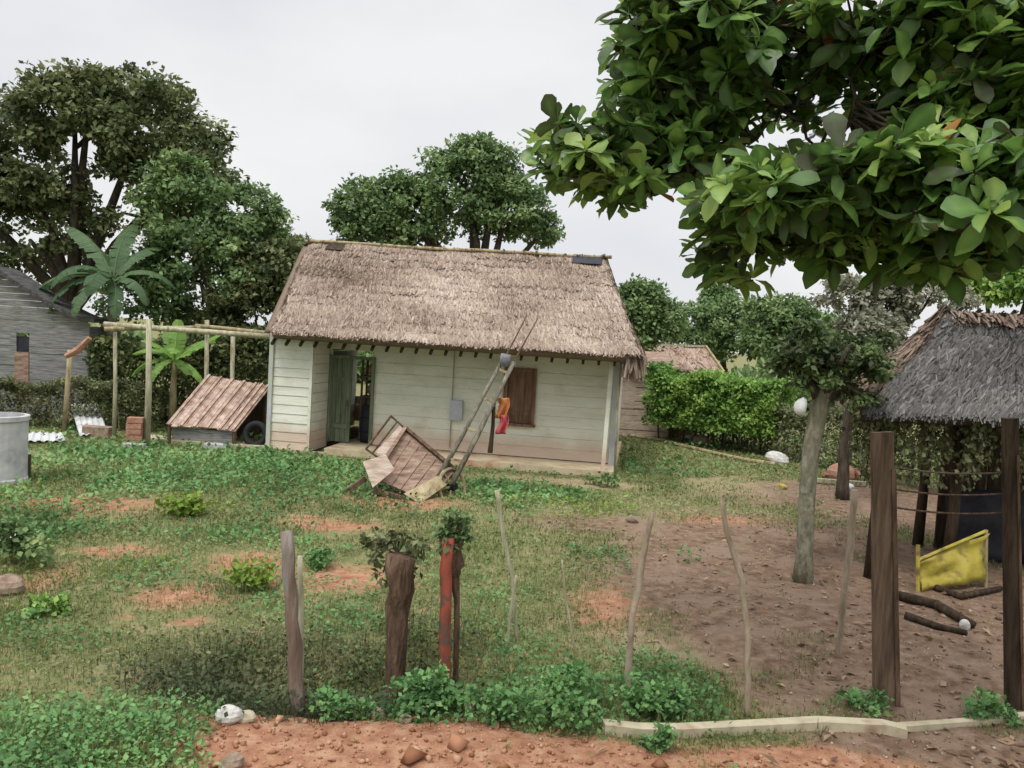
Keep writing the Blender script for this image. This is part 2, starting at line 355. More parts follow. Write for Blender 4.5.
# footprint exclusions: porch slab and house
HO = G(270, 450); HU = Vector((.9882, -.1533, 0)); HV = Vector((.1533, .9882, 0))
def houseuv(x, y): dx = x-HO.x; dy = y-HO.y; return dx*HU.x+dy*HU.y, dx*HV.x+dy*HV.y
def outside(x, y):
    u, v = houseuv(x, y); return ~((u > -.05) & (u < 6.42) & (v > -.08) & (v < 5))
def grass(n, name, m, wfun, size, wid, leafy=False, y1=24, hfac=1.0):
    x, y = sample_ground(n, y1=y1); w = wfun(x, y); k = (RNG.random(n) < w) & outside(x, y)
    x = x[k]; y = y[k]; n = len(x); z = H(x, y)-.004
    d = np.sqrt(x*x+y*y); az = RNG.random(n)*6.283
    far = np.maximum(1, d/6.5)
    if leafy:
        el = RNG.uniform(.1, 1.1, n); z = z+RNG.random(n)**1.5*size*hfac
    else: el = RNG.uniform(.7, 1.5, n)
    D = np.stack([np.cos(az)*np.cos(el), np.sin(az)*np.cos(el), np.sin(el)], 1)
    up = np.stack([RNG.normal(0, .3, n), RNG.normal(0, .3, n), np.ones(n)], 1) if leafy else np.stack([-np.cos(az), -np.sin(az), np.zeros(n)+.2], 1)
    s = size*RNG.uniform(.5, 1.3, n)*(.8+.2*far); wd = wid*far*RNG.uniform(.6, 1.4, n)
    tint = np.clip(.45+.28*n_hue(x*1.7, y*1.7)+.2*n_fine(x*1.3, y*1.3)+RNG.normal(0, .16, n), 0, 1)
    T, Fc = (T_leaf, F_leaf) if leafy else (T_blade, F_blade)
    V, fl, t = scatter(T, Fc, np.stack([x, y, z], 1), D, up, s if not leafy else wd*1.0, wd if not leafy else wd*1.3, tint)
    o = npmesh(name, V, fl, m, tint=t); return o
lowgrass = lambda x, y: np.clip(1.02-1.25*bareness(x, y)-.9*zone(BRM, x, y), 0.0, 1)
o = grass(270000, 'short_grass', L['grass'], lowgrass, .045, .0055); tag(o, 'short patchy yard grass covering the ground around the house', 'grass', kind='stuff')
o = grass(160000, 'ground_cover', L['grass'], lambda x, y: np.clip(.95-1.3*bareness(x, y), 0.015, 1), .03, .022, leafy=True); tag(o, 'low creeping ground cover among the yard grass', 'ground cover', kind='stuff')
o = grass(240000, 'green_weeds', L['weed'], lambda x, y: np.clip(1.0*zone(WEED, x, y)-.16+.26*n_patch(x*2.3, y*2.3)+.16*n_mid(x*.8, y*.8+3)+.17*(x < 1.5)-1.0*zone(BROWN, x, y)*(zone(WEED, x, y) < .5)-1.1*np.clip(zone(RED[:3], x, y)-.5, 0, 1)*(zone(WEED, x, y) < 1.0), 0.0, 1), .11, .034, leafy=True); tag(o, 'bright green leafy weeds in patches', 'weeds', kind='stuff')
o = grass(70000, 'lime_weeds', L['weed_lime'], lambda x, y: np.clip(.9*(n_mid(x*.9+9, y*.9)-.85)+.35*zone([ell(240, 485, 130, 14), ell(440, 735, 30, 12), ell(60, 620, 20, 8), ell(170, 520, 130, 20, .8)], x, y)-bareness(x, y)*.5, 0, .5), .07, .028, leafy=True, y1=14.5); tag(o, 'yellowish weeds dotted through the yard', 'weeds', kind='stuff')
o = grass(120000, 'grass_tufts', L['grass'], lambda x, y: np.clip(n_fine(x*.8+3, y*.8)*.5+n_patch(x*1.9, y*1.9+7)*.4-.35-.9*bareness(x, y), 0, .9), .12, .006, y1=15); tag(o, 'taller grass tufts scattered through the yard', 'grass', kind='stuff')
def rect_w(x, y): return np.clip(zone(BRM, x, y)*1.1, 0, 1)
o = grass(150000, 'ditch_weeds', L['weed_shade'], lambda x, y: rect_w(x, y)**1.6, .17, .034, leafy=True, y1=9); tag(o, 'tangled weeds tinted dark for the shade of the hollow behind the red soil', 'weeds', kind='stuff')
o = grass(60000, 'ditch_grass', L['weed_shade'], lambda x, y: rect_w(x, y)**2, .15, .006, y1=9); tag(o, 'coarse grass tinted dark for the shade of the hollow', 'grass', kind='stuff')
# clods of soil and litter
def clods(n, name, m, wfun, s0, label):
    x, y = sample_ground(n, y1=14); k = (RNG.random(n) < wfun(x, y)); x = x[k]; y = y[k]; n = len(x)
    T = np.array([[1, 0, 0], [-1, 0, 0], [0, 1, 0], [0, -1, 0], [0, 0, 1], [0, 0, -.6]])*.5
    Fc = [np.array([[0, 2, 4], [2, 1, 4], [1, 3, 4], [3, 0, 4], [2, 0, 5], [1, 2, 5], [3, 1, 5], [0, 3, 5]])]
    az = RNG.random(n)*6.28; D = np.stack([np.cos(az), np.sin(az), RNG.normal(0, .3, n)], 1); up = RNG.normal(0, .4, (n, 3))+np.array([0, 0, 1])
    s = s0*RNG.lognormal(0, .55, n)
    V, fl, t = scatter(T, Fc, np.stack([x, y, H(x, y)+s*.12], 1), D, up, s, s*1.2)
    V = V+RNG.normal(0, 1, V.shape)*np.repeat(s, 6)[:, None]*.07
    tag(npmesh(name, V, fl, m, tint=t), label, 'soil', kind='stuff')
clods(26000, 'soil_clods', leafmat('red clods', [(.22, .10, .055), (.36, .18, .105), (.46, .28, .18)], trans=0, rough=.95, spec=.05), lambda x, y: np.clip(zone(RED, x, y)-.25, 0, 1), .016, 'crumbled lumps of red soil')
clods(17000, 'leaf_litter', leafmat('brown litter', [(.07, .045, .03), (.17, .12, .085), (.30, .23, .17), (.42, .36, .28)], trans=0, rough=.95, spec=.05), lambda x, y: np.clip(zone(BROWN, x, y)-.2, 0, 1), .012, 'small crumbs and dry litter on the brown earth')

def dryleaves():
    x, y = sample_ground(5000, y1=13); k = RNG.random(len(x)) < np.clip(zone(BROWN, x, y)*.5, .02, .6)*(x > -.5); x = x[k]; y = y[k]; n = len(x); az = RNG.random(n)*6.28
    V, fl, t = scatter(T_leaf, F_leaf, np.stack([x, y, H(x, y)+.012], 1), np.stack([np.cos(az), np.sin(az), RNG.normal(0, .2, n)], 1), RNG.normal(0, .4, (n, 3))+np.array([0, 0, 1]), RNG.uniform(.03, .13, n), RNG.uniform(.03, .10, n))
    tag(npmesh('fallen_leaves', V, fl, leafmat('dry fallen leaves', [(.10, .06, .035), (.24, .15, .09), (.38, .28, .18)], trans=.1, rough=.8), tint=t), 'dry brown leaves fallen on the bare earth', 'leaves', kind='stuff')
dryleaves()
# ------------------------------------------------------------------ house
def hp(u, v, z): p = HO+HU*u+HV*v; return Vector((p.x, p.y, z))
def HPx(px, py, v):
    """(u,z) where the sight line through a photo point meets the house's plane at depth v"""
    d = ray(px, py); o = Vector((0, 0, EY)); q = o-HO
    t = (v-q.dot(HV))/d.dot(HV); p = o+d*t; w = p-HO
    return w.dot(HU), p.z
def clap(mb, u0, u1, z0, z1, v, holes=(), bh=.17, th=.025, out=.014):
    z = z0
    while z < z1-.001:
        zt = min(z+bh, z1); segs = [(u0, u1)]
        for (a, b, c, d) in holes:
            if zt > c+.02 and z < d-.02:
                ns = []
                for (s, e) in segs:
                    if b <= s or a >= e: ns.append((s, e)); continue
                    if a > s: ns.append((s, a))
                    if b < e: ns.append((b, e))
                segs = ns
        for s, e in segs:
            j = random.uniform(-.003, .003); g = random.uniform(.002, .006)
            vb = v-out+j; vt = v
            mb.quadbox([hp(s, vb, z+g), hp(e, vb, z+g), hp(e, v+th, z+g), hp(s, v+th, z+g), hp(s, vt+j, zt), hp(e, vt+j, zt), hp(e, v+th, zt), hp(s, v+th, zt)])
        z = zt
house = empty('thatched_house', hp(3, 1, 0), 'pale green board house with brown palm thatch roof and open porch', 'house')
PV = .85; LEN = 6.3; DEP = 4.6; LR = HPx(329, 400, PV)[0]-.02
dA, _ = HPx(331, 400, PV); dB, _ = HPx(371, 400, PV); dM, dT = HPx(353, 359, PV)
wA, wT = HPx(508, 370, PV); wB, wBz = HPx(531, 424, PV)
mb = MB(); clap(mb, 0, LR, .02, 2.35, 0); mb.build('front_room_wall', M['wall'], house)
mb = MB(); clap(mb, LR, LEN, .13, 2.6, PV, [(dA, dB, 0, dT), (wA, wB, wBz, wT)], bh=.2, out=.004); mb.build('porch_wall', M['wall'], house)
mb = MB()
for a, b in (((0, .03), (0, DEP)), ((LEN, PV+.03), (LEN, DEP)), ((LR, .03), (LR, PV-.02))):
    mb = MB(); p0 = hp(a[0], a[1], 0); p1 = hp(b[0], b[1], 0)
    for k in range(13):
        z = .03+k*.18; mb.bar(p0+Vector((0, 0, z+.09)), p1+Vector((0, 0, z+.09)), .03, .172)
    mb.build('side_wall', M['wall'], house)
bw0 = HPx(345, 380, DEP)[0]; bw1 = HPx(382, 380, DEP)[0]; mb = MB(); clap(mb, 0, LEN, .13, 2.5, DEP, [(bw0, bw1, .8, 1.9), (4.2, 5.0, .9, 1.8)], bh=.2, out=.004); mb.build('back_wall', M['wall'], house)  # openings added in the unseen back wall to let daylight inside
mb = MB(); mb.quadbox([hp(1.06, -.02, -.1), hp(LEN+.08, -.05, -.1), hp(LEN+.08, DEP, -.1), hp(1.06, DEP, -.1), hp(1.06, -.02, .12), hp(LEN+.08, -.05, .115), hp(LEN+.08, DEP, .12), hp(1.06, DEP, .12)])
mb.build('porch_floor', M['slab'], house)
mb = MB(); mb.quadbox([hp(-.06, -.12, -.1), hp(1.1, -.10, -.1), hp(1.1, -.02, -.1), hp(-.06, -.02, -.1), hp(-.06, -.12, .05), hp(1.1, -.10, .05), hp(1.1, -.02, .05), hp(-.06, -.02, .05)])
mb.build('foundation', M['slab'], house)
for u, v, w, mm in ((-.03, -.03, .075, 'bluepost'), (LR-.01, -.03, .05, 'wall')):
    mb = MB(); mb.bar(hp(u, v, .02), hp(u, v, 2.35), w, w); mb.build('corner_post', M[mm], house)
mb = MB(); mb.bar(hp(LEN-.12, .06, .11), hp(LEN-.08, .03, 2.2), .07, .07); mb.build('porch_post', M['wall'], house)
mb = MB(); mb.bar(hp(LEN+.0, PV-.03, .02), hp(LEN+.0, PV-.03, 2.45), .12, .07); mb.build('corner_post', M['bluepost'], house)
mb = MB(); mb.tube([hp(LEN+.10, -.02, 0), hp(LEN+.07, 0, 1.2), hp(LEN+.09, .02, 2.1)], [.022, .02, .02]); mb.build('drain_pipe', M['wood_pale'], house, smooth=True)
mb = MB(); mb.bar(hp(LR-.1, -.02, 2.17), hp(LEN+.1, -.02, 2.15), .09, .11); mb.build('eave_beam', M['wood_dark'], house)
mb = MB(); ez0 = HPx(272, 331, -.45)[1]; RZ0 = HPx(308, 240, 2.3)[1]
for k in range(24):
    u = .12+k*.268; mb.bar(hp(u, -.37, ez0-.235), hp(u, .5, ez0-.235+.87*.70), .045, .045)
mb.build('rafters', M['wood_dark'], house)
# door leaf standing in the left half of the opening, and frame
fr = MB()
for u in (dA-.03, dB+.03): fr.bar(hp(u, PV-.03, .125), hp(u, PV-.03, dT+.05), .06, .07)
fr.bar(hp(dA-.06, PV-.032, dT+.03), hp(dB+.06, PV-.032, dT+.03), .07, .06); fr.build('door_frame', M['door'], house)
dr = MB()
for k in range(4):
    w = (dM-dA-.01)/4; u = dA+.005+w*(k+.5); dr.bar(hp(u, PV+.01+random.uniform(-.003, .003), .14), hp(u, PV+.01, dT-.01), .03, w-.006, up=tuple(HU))
for z in (.45, 1.35): dr.bar(hp(dA+.03, PV-.018, z), hp(dM-.03, PV-.018, z), .02, .09)
dleaf = dr.build('door', M['door'], house)
mb = MB(); mb.bar(hp(dM-.06, PV-.05, .85), hp(dM-.06, PV-.05, .97), .02, .02); mb.build('handle', M['wire'], dleaf)
# window with brown shutter inside its frame
fr = MB()
for u in (wA-.03, wB+.03): fr.bar(hp(u, PV-.03, wBz-.05), hp(u, PV-.03, wT+.05), .06, .06)
fr.bar(hp(wA-.06, PV-.032, wT+.03), hp(wB+.06, PV-.032, wT+.03), .06, .06); fr.bar(hp(wA-.08, PV-.045, wBz-.03), hp(wB+.08, PV-.045, wBz-.03), .09, .05)
win = fr.build('window_frame', M['shutter'], house)
mb = MB()
for k in range(3):
    w = (wB-wA)/3; mb.bar(hp(wA+w*(k+.5), PV+.05, wBz), hp(wA+w*(k+.5), PV+.05, wT), .02, w-.006, up=tuple(HU))
mb.bar(hp(wA, PV+.032, wBz+.18), hp(wB, PV+.032, wBz+.18), .015, .07); mb.build('shutter', M['shutter'], win)
# meter box and conduit on the wall
mu, mz = HPx(457, 410, PV)
mb = MB(); mb.box(hp(mu, PV-.06, mz), .24, .1, .38, Matrix.Rotation(math.radians(-8.8), 3, 'Z')); mbx = mb.build('meter_box', M['bluepost'], house)
mb = MB(); mb.tube([hp(mu-.1, PV-.03, .2), hp(mu-.1, PV-.03, 2.4)], .012, 6); mb.build('conduit', M['wood_pale'], house)
# thatch
def thatch(parent, name, m, E0, E1, R0, R1, th=.16, n=9000, length=.45, width=.03, sag=.05, rag=.10, seed=1, tintfun=None, undername='roof_underside'):
    """roof plane between eave ends E0,E1 and ridge ends R0,R1: a thick lumpy pad and thousands of straw leaves laid down the slope"""
    rg = np.random.default_rng(seed); E0, E1, R0, R1 = [np.array(p) for p in (E0, E1, R0, R1)]
    nn = np.cross(E1-E0, R0-E0); nn /= np.linalg.norm(nn)
    if nn[2] < 0: nn = -nn
    NU, NV = 70, 26; nz = mknoise(seed+50, scale=3.0)
    u = np.linspace(0, 1, NU)[None, :, None]; v = np.linspace(0, 1, NV)[:, None, None]
    S = (E0*(1-u)+E1*u)*(1-v)+(R0*(1-u)+R1*u)*v
    lu = np.linalg.norm(E1-E0); lv = np.linalg.norm(R0-E0)
    bumpz = nz(u[..., 0]*lu, v[..., 0]*lv)*.022
    sg = -np.sin(np.pi*v[..., 0])*sag
    top = S+nn*(bumpz+sg)[..., None]; bot = S-nn*th
    V = np.concatenate([top.reshape(-1, 3), bot.reshape(-1, 3)]); i = np.arange(NU-1)[None]+np.arange(NV-1)[:, None]*NU
    q = np.stack([i, i+1, i+1+NU, i+NU], -1).reshape(-1, 4); o = NU*NV; fs = [q, (q+o)[:, ::-1]]
    b = []
    for k in range(NU-1): b.append((k, o+k, o+k+1, k+1)); t = (NV-1)*NU+k; b.append((t, t+1, o+t+1, o+t))
    for k in range(NV-1): a = k*NU; b.append((a, a+NU, o+a+NU, o+a)); a += NU-1; b.append((a, o+a, o+a+NU, a+NU))
    fs.append(np.array(b)); base = (V, fs, np.full(len(V), .18))
    uu = rg.random(n); rows = 13; rr = rg.integers(0, rows, n); vv = (rr+rg.normal(.5, .16, n))/rows*1.02; vv[: n//9] = rg.normal(.03, .02, n//9)
    vv = np.clip(vv, .0, 1.0)
    pos = (E0*(1-uu[:, None])+E1*uu[:, None])*(1-vv[:, None])+(R0*(1-uu[:, None])+R1*uu[:, None])*vv[:, None]
    lift = nz(uu*lu, vv*lv)*.022-np.sin(np.pi*vv)*sag
    pos = pos+nn*(lift+rg.uniform(.005, .05, n))[:, None]
    down = (E0*(1-uu[:, None])+E1*uu[:, None])-(R0*(1-uu[:, None])+R1*uu[:, None]); down = norm(down)
    side = (E1-E0)/lu
    d = down+side*rg.normal(0, .22, n)[:, None]+nn*rg.normal(-.03, .05, n)[:, None]
    s = length*rg.uniform(.4, 1.1, n); s = np.where(vv < .06, rg.uniform(.5, 1.0, n)*rag*2.2, s)
    nr = nn+rg.normal(0, .35, (n, 3)); row_t = .10*np.sin(rr*2.1+uu*9)
    stain = mknoise(seed+77, scale=1.2)(uu*lu, vv*lv); fine = mknoise(seed+78, scale=5)(uu*lu, vv*lv); tint = rg.normal(.48, .17, n)+nz(uu*lu*.5+5, vv*lv*.7)*.08+row_t*.5+stain*.11+fine*.07
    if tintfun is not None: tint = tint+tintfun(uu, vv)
    st = scatter(T_strip, F_strip, pos-d*(s*.35)[:, None], d, nr, s, width*rg.uniform(.5, 1.5, n), np.clip(tint, 0, 1))
    V, fl, t = merge([base, st]); return npmesh(name, V, fl, m, parent, tint=t)
e0u, ez0 = HPx(272, 331, -.45); e1u, ez1 = HPx(640, 356, -.45); r0u, rz0 = HPx(310, 245, 2.3); r1u, rz1 = HPx(604, 261, 2.3)
print('eaves', e0u, ez0, e1u, ez1, 'ridge', r0u, rz0, r1u, rz1)
EZ = (ez0+ez1)/2; RZ0 = rz0; RZ1 = rz1
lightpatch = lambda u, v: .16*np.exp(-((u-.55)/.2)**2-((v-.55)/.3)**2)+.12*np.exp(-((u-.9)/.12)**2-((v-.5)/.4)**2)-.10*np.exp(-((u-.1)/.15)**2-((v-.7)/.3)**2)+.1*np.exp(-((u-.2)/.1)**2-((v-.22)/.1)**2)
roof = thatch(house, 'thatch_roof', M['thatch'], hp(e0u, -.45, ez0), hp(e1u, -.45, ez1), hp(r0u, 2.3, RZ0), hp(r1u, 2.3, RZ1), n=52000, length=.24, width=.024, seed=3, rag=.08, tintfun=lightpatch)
thatch(house, 'back_thatch', M['thatch'], hp(e1u, 5.05, ez1), hp(e0u, 5.05, ez0), hp(r1u, 2.32, RZ1), hp(r0u, 2.32, RZ0), n=5000, seed=4)
thatch(house, 'gable_thatch', M['thatch'], hp(e1u, -.45, ez1), hp(e1u, 5.05, ez1), hp(r1u, 2.26, RZ1-.02), hp(r1u, 2.34, RZ1-.02), n=6000, seed=5, rag=.14)
thatch(house, 'gable_thatch', M['thatch'], hp(e0u, 5.05, ez0), hp(e0u, -.45, ez0), hp(r0u, 2.34, RZ0-.02), hp(r0u, 2.26, RZ0-.02), n=6000, seed=6, rag=.14)
# drooping thatch edge at the right corner
rg = np.random.default_rng(8); n = 900
t_ = rg.random(n); pos = np.array([list(hp(e1u-.10+rg.normal(0, .07), -.45+tt*2.2, ez1-.02)) for tt in t_]); d = np.stack([rg.normal(.05, .15, n), rg.normal(-.1, .15, n), np.full(n, -1.0)], 1)
s = rg.uniform(.12, .45, n)*(1-.3*t_); V, fl, tt = scatter(T_strip, F_strip, pos, d, rg.normal(0, 1, (n, 3)), s, np.full(n, .035), np.clip(rg.normal(.5, .2, n), 0, 1))
npmesh('hanging_thatch', V, fl, M['thatch'], house, tint=tt)
mb = MB(); pts = [hp(r0u-.1+(r1u-r0u+.25)*k/12, 2.28, RZ0+(RZ1-RZ0)*k/12+.07+random.uniform(-.02, .02)) for k in range(13)]; mb.tube(pts, .035, 7, .1); mb.build('ridge_pole', M['wood_tan'], house, smooth=True)
for a, b in ((.07, .13), (.90, .995)):
    mb = MB(); u0 = r0u+(r1u-r0u)*a; u1 = r0u+(r1u-r0u)*b; z = RZ0+(RZ1-RZ0)*(a+b)/2
    mb.poly([hp(u0, 2.30, z+.10), hp(u1, 2.30, z+.09), hp(u1, 2.02, z-.10), hp(u0, 2.04, z-.09)], (0, 0, .008)); mb.poly([hp(u0, 2.305, z+.10), hp(u1, 2.305, z+.09), hp(u1, 2.6, z-.10), hp(u0, 2.6, z-.09)], (0, 0, .008)); mb.build('ridge_sheet', M['bluedark'] if a > .5 else M['wood_dark'], house)
# furniture glimpsed through the door
cu = (dM+dB)/2+.08
fl0 = .125
shelf = empty('wooden_shelf', hp(cu, PV+.75, fl0), 'brown wooden shelf glimpsed through the open half of the house doorway', 'shelf')
mb = MB()
for du, dv in ((-.28, -.15), (.28, -.15), (-.28, .15), (.28, .15)): mb.bar(hp(cu+du, PV+.75+dv, fl0), hp(cu+du, PV+.75+dv, 1.75), .04, .04)
mb.build('frame', M['wood_pink'], shelf)
for z in (.45, 1.0, 1.4, 1.74): m_ = MB(); m_.bar(hp(cu-.3, PV+.75, z), hp(cu+.3, PV+.75, z), .34, .025); m_.build('shelf_board', M['wood_pink'], shelf)
for i, (z, lb) in enumerate(((1.013, 'pale pink folded cloth bundle on the middle board of the indoor shelf'), (1.413, 'pale pink cloth bundle higher on the indoor shelf, above the folded one'))):
    mb = MB(); mb.blob(hp(cu, PV+.72, z+.13), .22, .14, .14, seed=i, rough=.1); tag(mb.build('cloth_bundle', M['pink_cloth'], None, smooth=True, base=hp(cu, PV+.72, z)), lb, 'cloth')
mb = MB(); mb.tube([hp(cu, PV+.36, .125), hp(cu, PV+.36, .30), hp(cu, PV+.36, .6), hp(cu, PV+.36, .86)], [.17, .19, .19, .17], 20); tub = mb.build('plastic_drum', M['bluedark'], None, smooth=True, base=hp(cu, PV+.36, .125)); tag(tub, 'dark navy plastic drum standing just inside the house doorway', 'drum')
for z in (.34, .62): m_ = MB(); m_.tube([hp(cu, PV+.36, z-.012), hp(cu, PV+.36, z+.012)], .197, 20); m_.build('hoop', M['black'], tub, smooth=True)

# ------------------------------------------------------------------ upended cart
M['board_light'] = mat('bleached pinkish board', [(.30, .22, .17), (.46, .36, .29), (.56, .47, .40)], 5, (1, 1, 4), bump=.5)
M['tin_dark'] = mat('dull blue grey tin', [(.12, .12, .14), (.26, .27, .30)], 9, rough=.5, bump=.2)
M['shaft'] = mat('grey peeled pole', [(.08, .07, .05), (.18, .165, .125), (.29, .275, .21)], 6, (3, 3, .5), bump=.7)
cart = empty('wooden_cart', G(420, 500), 'broken wooden cart tipped up in the yard with its twin shafts raised to the eaves', 'cart')
YC = 12.4
def c3(px, py, d=0.0): return P(px, py, YC+d)
A, B_, Cc, D_ = c3(405, 430, .35), c3(455, 472, .1), c3(428, 503, -.45), c3(374, 478, -.2)
def lerp(a, b, t): return a*(1-t)+b*t
mb = MB()
for k in range(6):
    t0 = k/6+.006; t1 = (k+1)/6-.006; o = (A-D_).cross(B_-A).normalized()*.03
    if o.y > 0: o = -o
    e = random.uniform(-.03, .03)
    mb.poly([lerp(A, B_, t0), lerp(A, B_, t1), lerp(D_, Cc, t1)+Vector((e*.5, 0, e)), lerp(D_, Cc, t0)+Vector((e*.5, 0, e))], o)
mb.build('bed_planks', M['wood_pink'], cart)
nb = (A-D_).cross(B_-A).normalized(); nb = nb if nb.y < 0 else -nb
for t in (.12, .5, .88): m_ = MB(); m_.bar(lerp(A, D_, t)-nb*.03, lerp(B_, Cc, t)-nb*.03, .06, .06); m_.build('cross_beam', M['wood_brown'], cart)
m_ = MB(); m_.bar(A+nb*.06, D_+nb*.06, .05, .10, up=nb); m_.build('side_board', M['wood_pink'], cart)
m_ = MB(); m_.bar(A+nb*.05, B_+nb*.05, .05, .08, up=nb); m_.build('front_board', M['wood_brown'], cart)
r = [c3(366, 449, .1), c3(391, 416, .45), c3(409, 432, .4), c3(384, 462, .05)]
m_ = MB()
for i in range(4): m_.bar(r[i], r[(i+1) % 4], .025, .025)
for t in (.35, .68): m_.bar(lerp(r[0], r[3], t), lerp(r[1], r[2], t), .02, .02)
m_.build('stake_rail', M['wood_brown'], cart)
m_ = MB(); m_.poly([c3(376, 452, .02), c3(400, 426, .38), c3(407, 433, .34), c3(384, 461, -.02)], (0, -.03, .01)); m_.build('side_plank', M['board_light'], cart)
m_ = MB(); m_.poly([c3(363, 462, -.25), c3(386, 455, -.25), c3(395, 470, -.35), c3(373, 488, -.45)], (0, -.035, .012)); m_.build('tail_board', M['board_light'], cart)
m_ = MB(); m_.bar(c3(338, 498, -.35), c3(366, 478, -.25), .07, .07); m_.build('handle', M['wood_brown'], cart)
m_ = MB(); m_.bar(c3(372, 490, -.35), c3(430, 506, -.55), .07, .07); m_.build('axle', M['wood_brown'], cart)
# earth coloured panel low right
m_ = MB(); m_.poly([c3(404, 494, -.48), c3(438, 476, -.15), c3(447, 485, -.15), c3(420, 504, -.6)], (0, -.03, .01)); m_.build('lower_panel', M['wood_tan'], cart)
# wheel on its hub
wc = c3(452, 487, -.02); whp = empty('x', wc, '', ''); bpy.data.objects.remove(whp)
ax = Vector((.75, -.6, .25)).normalized(); a1 = ax.cross(Vector((0, 0, 1))).normalized(); a2 = ax.cross(a1); R_ = .27
mw = MB(); ring = [wc+(a1*math.cos(t)+a2*math.sin(t))*R_ for t in np.linspace(0, 2*math.pi, 25)]; mw.tube(ring, .028, 6, caps=False)
for k in range(6): t = k*math.pi/3; mw.bar(wc, wc+(a1*math.cos(t)+a2*math.sin(t))*R_, .025, .025)
wh = mw.build('wheel', M['wood_tan'], cart)
m_ = MB(); m_.tube([wc-ax*.07, wc+ax*.07], .06, 12); m_.build('hub', M['black'], wh)
sh = [(c3(436, 482, -.1), c3(505, 356, .55)), (c3(452, 484, -.15), c3(514, 362, .5))]
for a, b in sh:
    m_ = MB(); m_.tube([a, lerp(a, b, .35)+Vector((.015, 0, 0)), lerp(a, b, .7), b], [.042, .038, .034, .03], 8, .14); m_.build('shaft', M['shaft'], cart, smooth=True)
for a, b in ((c3(506, 356, .55), c3(527, 315, .75)), (c3(516, 358, .52), c3(538, 318, .72))):
    m_ = MB(); m_.tube([a, b], [.014, .009], 5); m_.build('rod', M['wood_brown'], cart)
for t in (.18, .42, .66, .9):
    m_ = MB(); m_.bar(lerp(*sh[0], t)-Vector((.03, 0, 0)), lerp(*sh[1], t)+Vector((.03, 0, 0)), .035, .035); m_.build('rung', M['wood_tan'], cart)
m_ = MB(); m_.tube([c3(494, 400, .3), c3(493, 425, .28), c3(490, 453, .25)], [.03, .028, .04], 7); m_.build('prop_stick', M['wood_dark'], cart)
m_ = MB(); m_.bar(c3(484, 412, .25), c3(499, 404, .3), .025, .025); m_.bar(c3(488, 402, .27), c3(497, 414, .3), .02, .02); m_.build('brace', M['wood_pale'], cart)
m_ = MB(); m_.tube([c3(504, 366, .5), c3(506, 354, .5)], [.075, .08], 14); tn = tag(m_.build('tin_can', M['tin_dark'], None, smooth=True, base=c3(505, 368, .5)), 'small grey tin jammed on the top of the raised cart shafts', 'tin')
def cloth(name, px0, px1, py0, py1, d, m, label):
    n1, n2 = 7, 10; g = []
    mb = MB()
    for side in (0, .012):
        for j in range(n2):
            for i in range(n1):
                u = i/(n1-1); v = j/(n2-1); w = 1-.35*math.sin(math.pi*v)*.5
                px = (px0+px1)/2+(u-.5)*(px1-px0)*w+2*math.sin(v*5); p = c3(px, py0+(py1-py0)*v, d); p.y += .05*math.sin(u*9+v*2)+side; mb.v.append(p)
    o = n1*n2
    for j in range(n2-1):
        for i in range(n1-1):
            a = j*n1+i; mb.f.append((a, a+1, a+1+n1, a+n1)); mb.f.append((o+a, o+a+n1, o+a+1+n1, o+a+1))
    for i in range(n1-1): a = i; mb.f.append((a, o+a, o+a+1, a+1)); a = (n2-1)*n1+i; mb.f.append((a, a+1, o+a+1, o+a))
    for j in range(n2-1): a = j*n1; mb.f.append((a, a+n1, o+a+n1, o+a)); a += n1-1; mb.f.append((a, o+a, o+a+n1, a+n1))
    return tag(mb.build(name, m, None, smooth=True, base=c3((px0+px1)/2, py0, d)), label, 'cloth')
oc = cloth('orange_cloth', 496, 509, 398, 418, .36, M['orange_cloth'], 'orange rag hanging from the raised cart shafts in front of the window')
cloth('red_cloth', 497, 508, 415, 434, .33, M['red_cloth'], 'red rag hanging below the orange rag on the cart shafts')
m_ = MB(); m_.tube([c3(510, 366, .5), c3(503, 385, .42), c3(502, 400, .36)], .012, 5); m_.build('cord', M['wood_tan'], oc)

# ------------------------------------------------------------------ fence stakes and posts
def stake(name, label, cat, pts, rad, m, group=None, n=9, jit=.10, parent=None, sub=4):
    """pts: photo points from foot to tip with one standing depth"""
    f = G(*pts[0]); Y = f.y; w = [P(px, py, Y) for px, py in pts]
    w[0] = Vector((f.x, Y, Hs(f.x, Y)-.06)); w = [w[0]]+[q for q in w[1:]]
    P_ = []; R = []
    rr = rad if hasattr(rad, '__len__') else [rad]*len(w)
    for i in range(len(w)-1):
        for k in range(sub):
            t = k/sub; q = lerp(w[i], w[i+1], t); 
            if i+k: q = q+Vector((random.uniform(-1, 1), random.uniform(-1, 1), 0))*rr[i]*.25
            P_.append(q); R.append(rr[i]*(1-t)+rr[i+1]*t)
    P_.append(w[-1]); R.append(rr[-1])
    mb = MB(); mb.tube(P_, R, n, jit); return tag(mb.build(name, m, None, smooth=True, base=(f.x, Y, w[0].z+.06)), label, cat, group)
FG = 'stakes of the old front fence'
M['post_grey'] = mat('mixed bark and grey post', [(.10, .065, .05), (.20, .14, .11), (.27, .26, .24)], 4, (2, 2, .35), bump=.8)
stake('fence_post', 'rough grey brown post rising from the dark hollow at left, pale stick beside it', 'post', [(298, 702), (293, 620), (286, 531)], [.050, .044, .040], M['post_grey'], FG)
stake('fence_stake', 'thin whitish stick leaning on the rough grey brown post', 'stake', [(302, 690), (301, 630), (300, 556)], [.018, .02, .016], M['wood_pale'], FG, jit=.05)
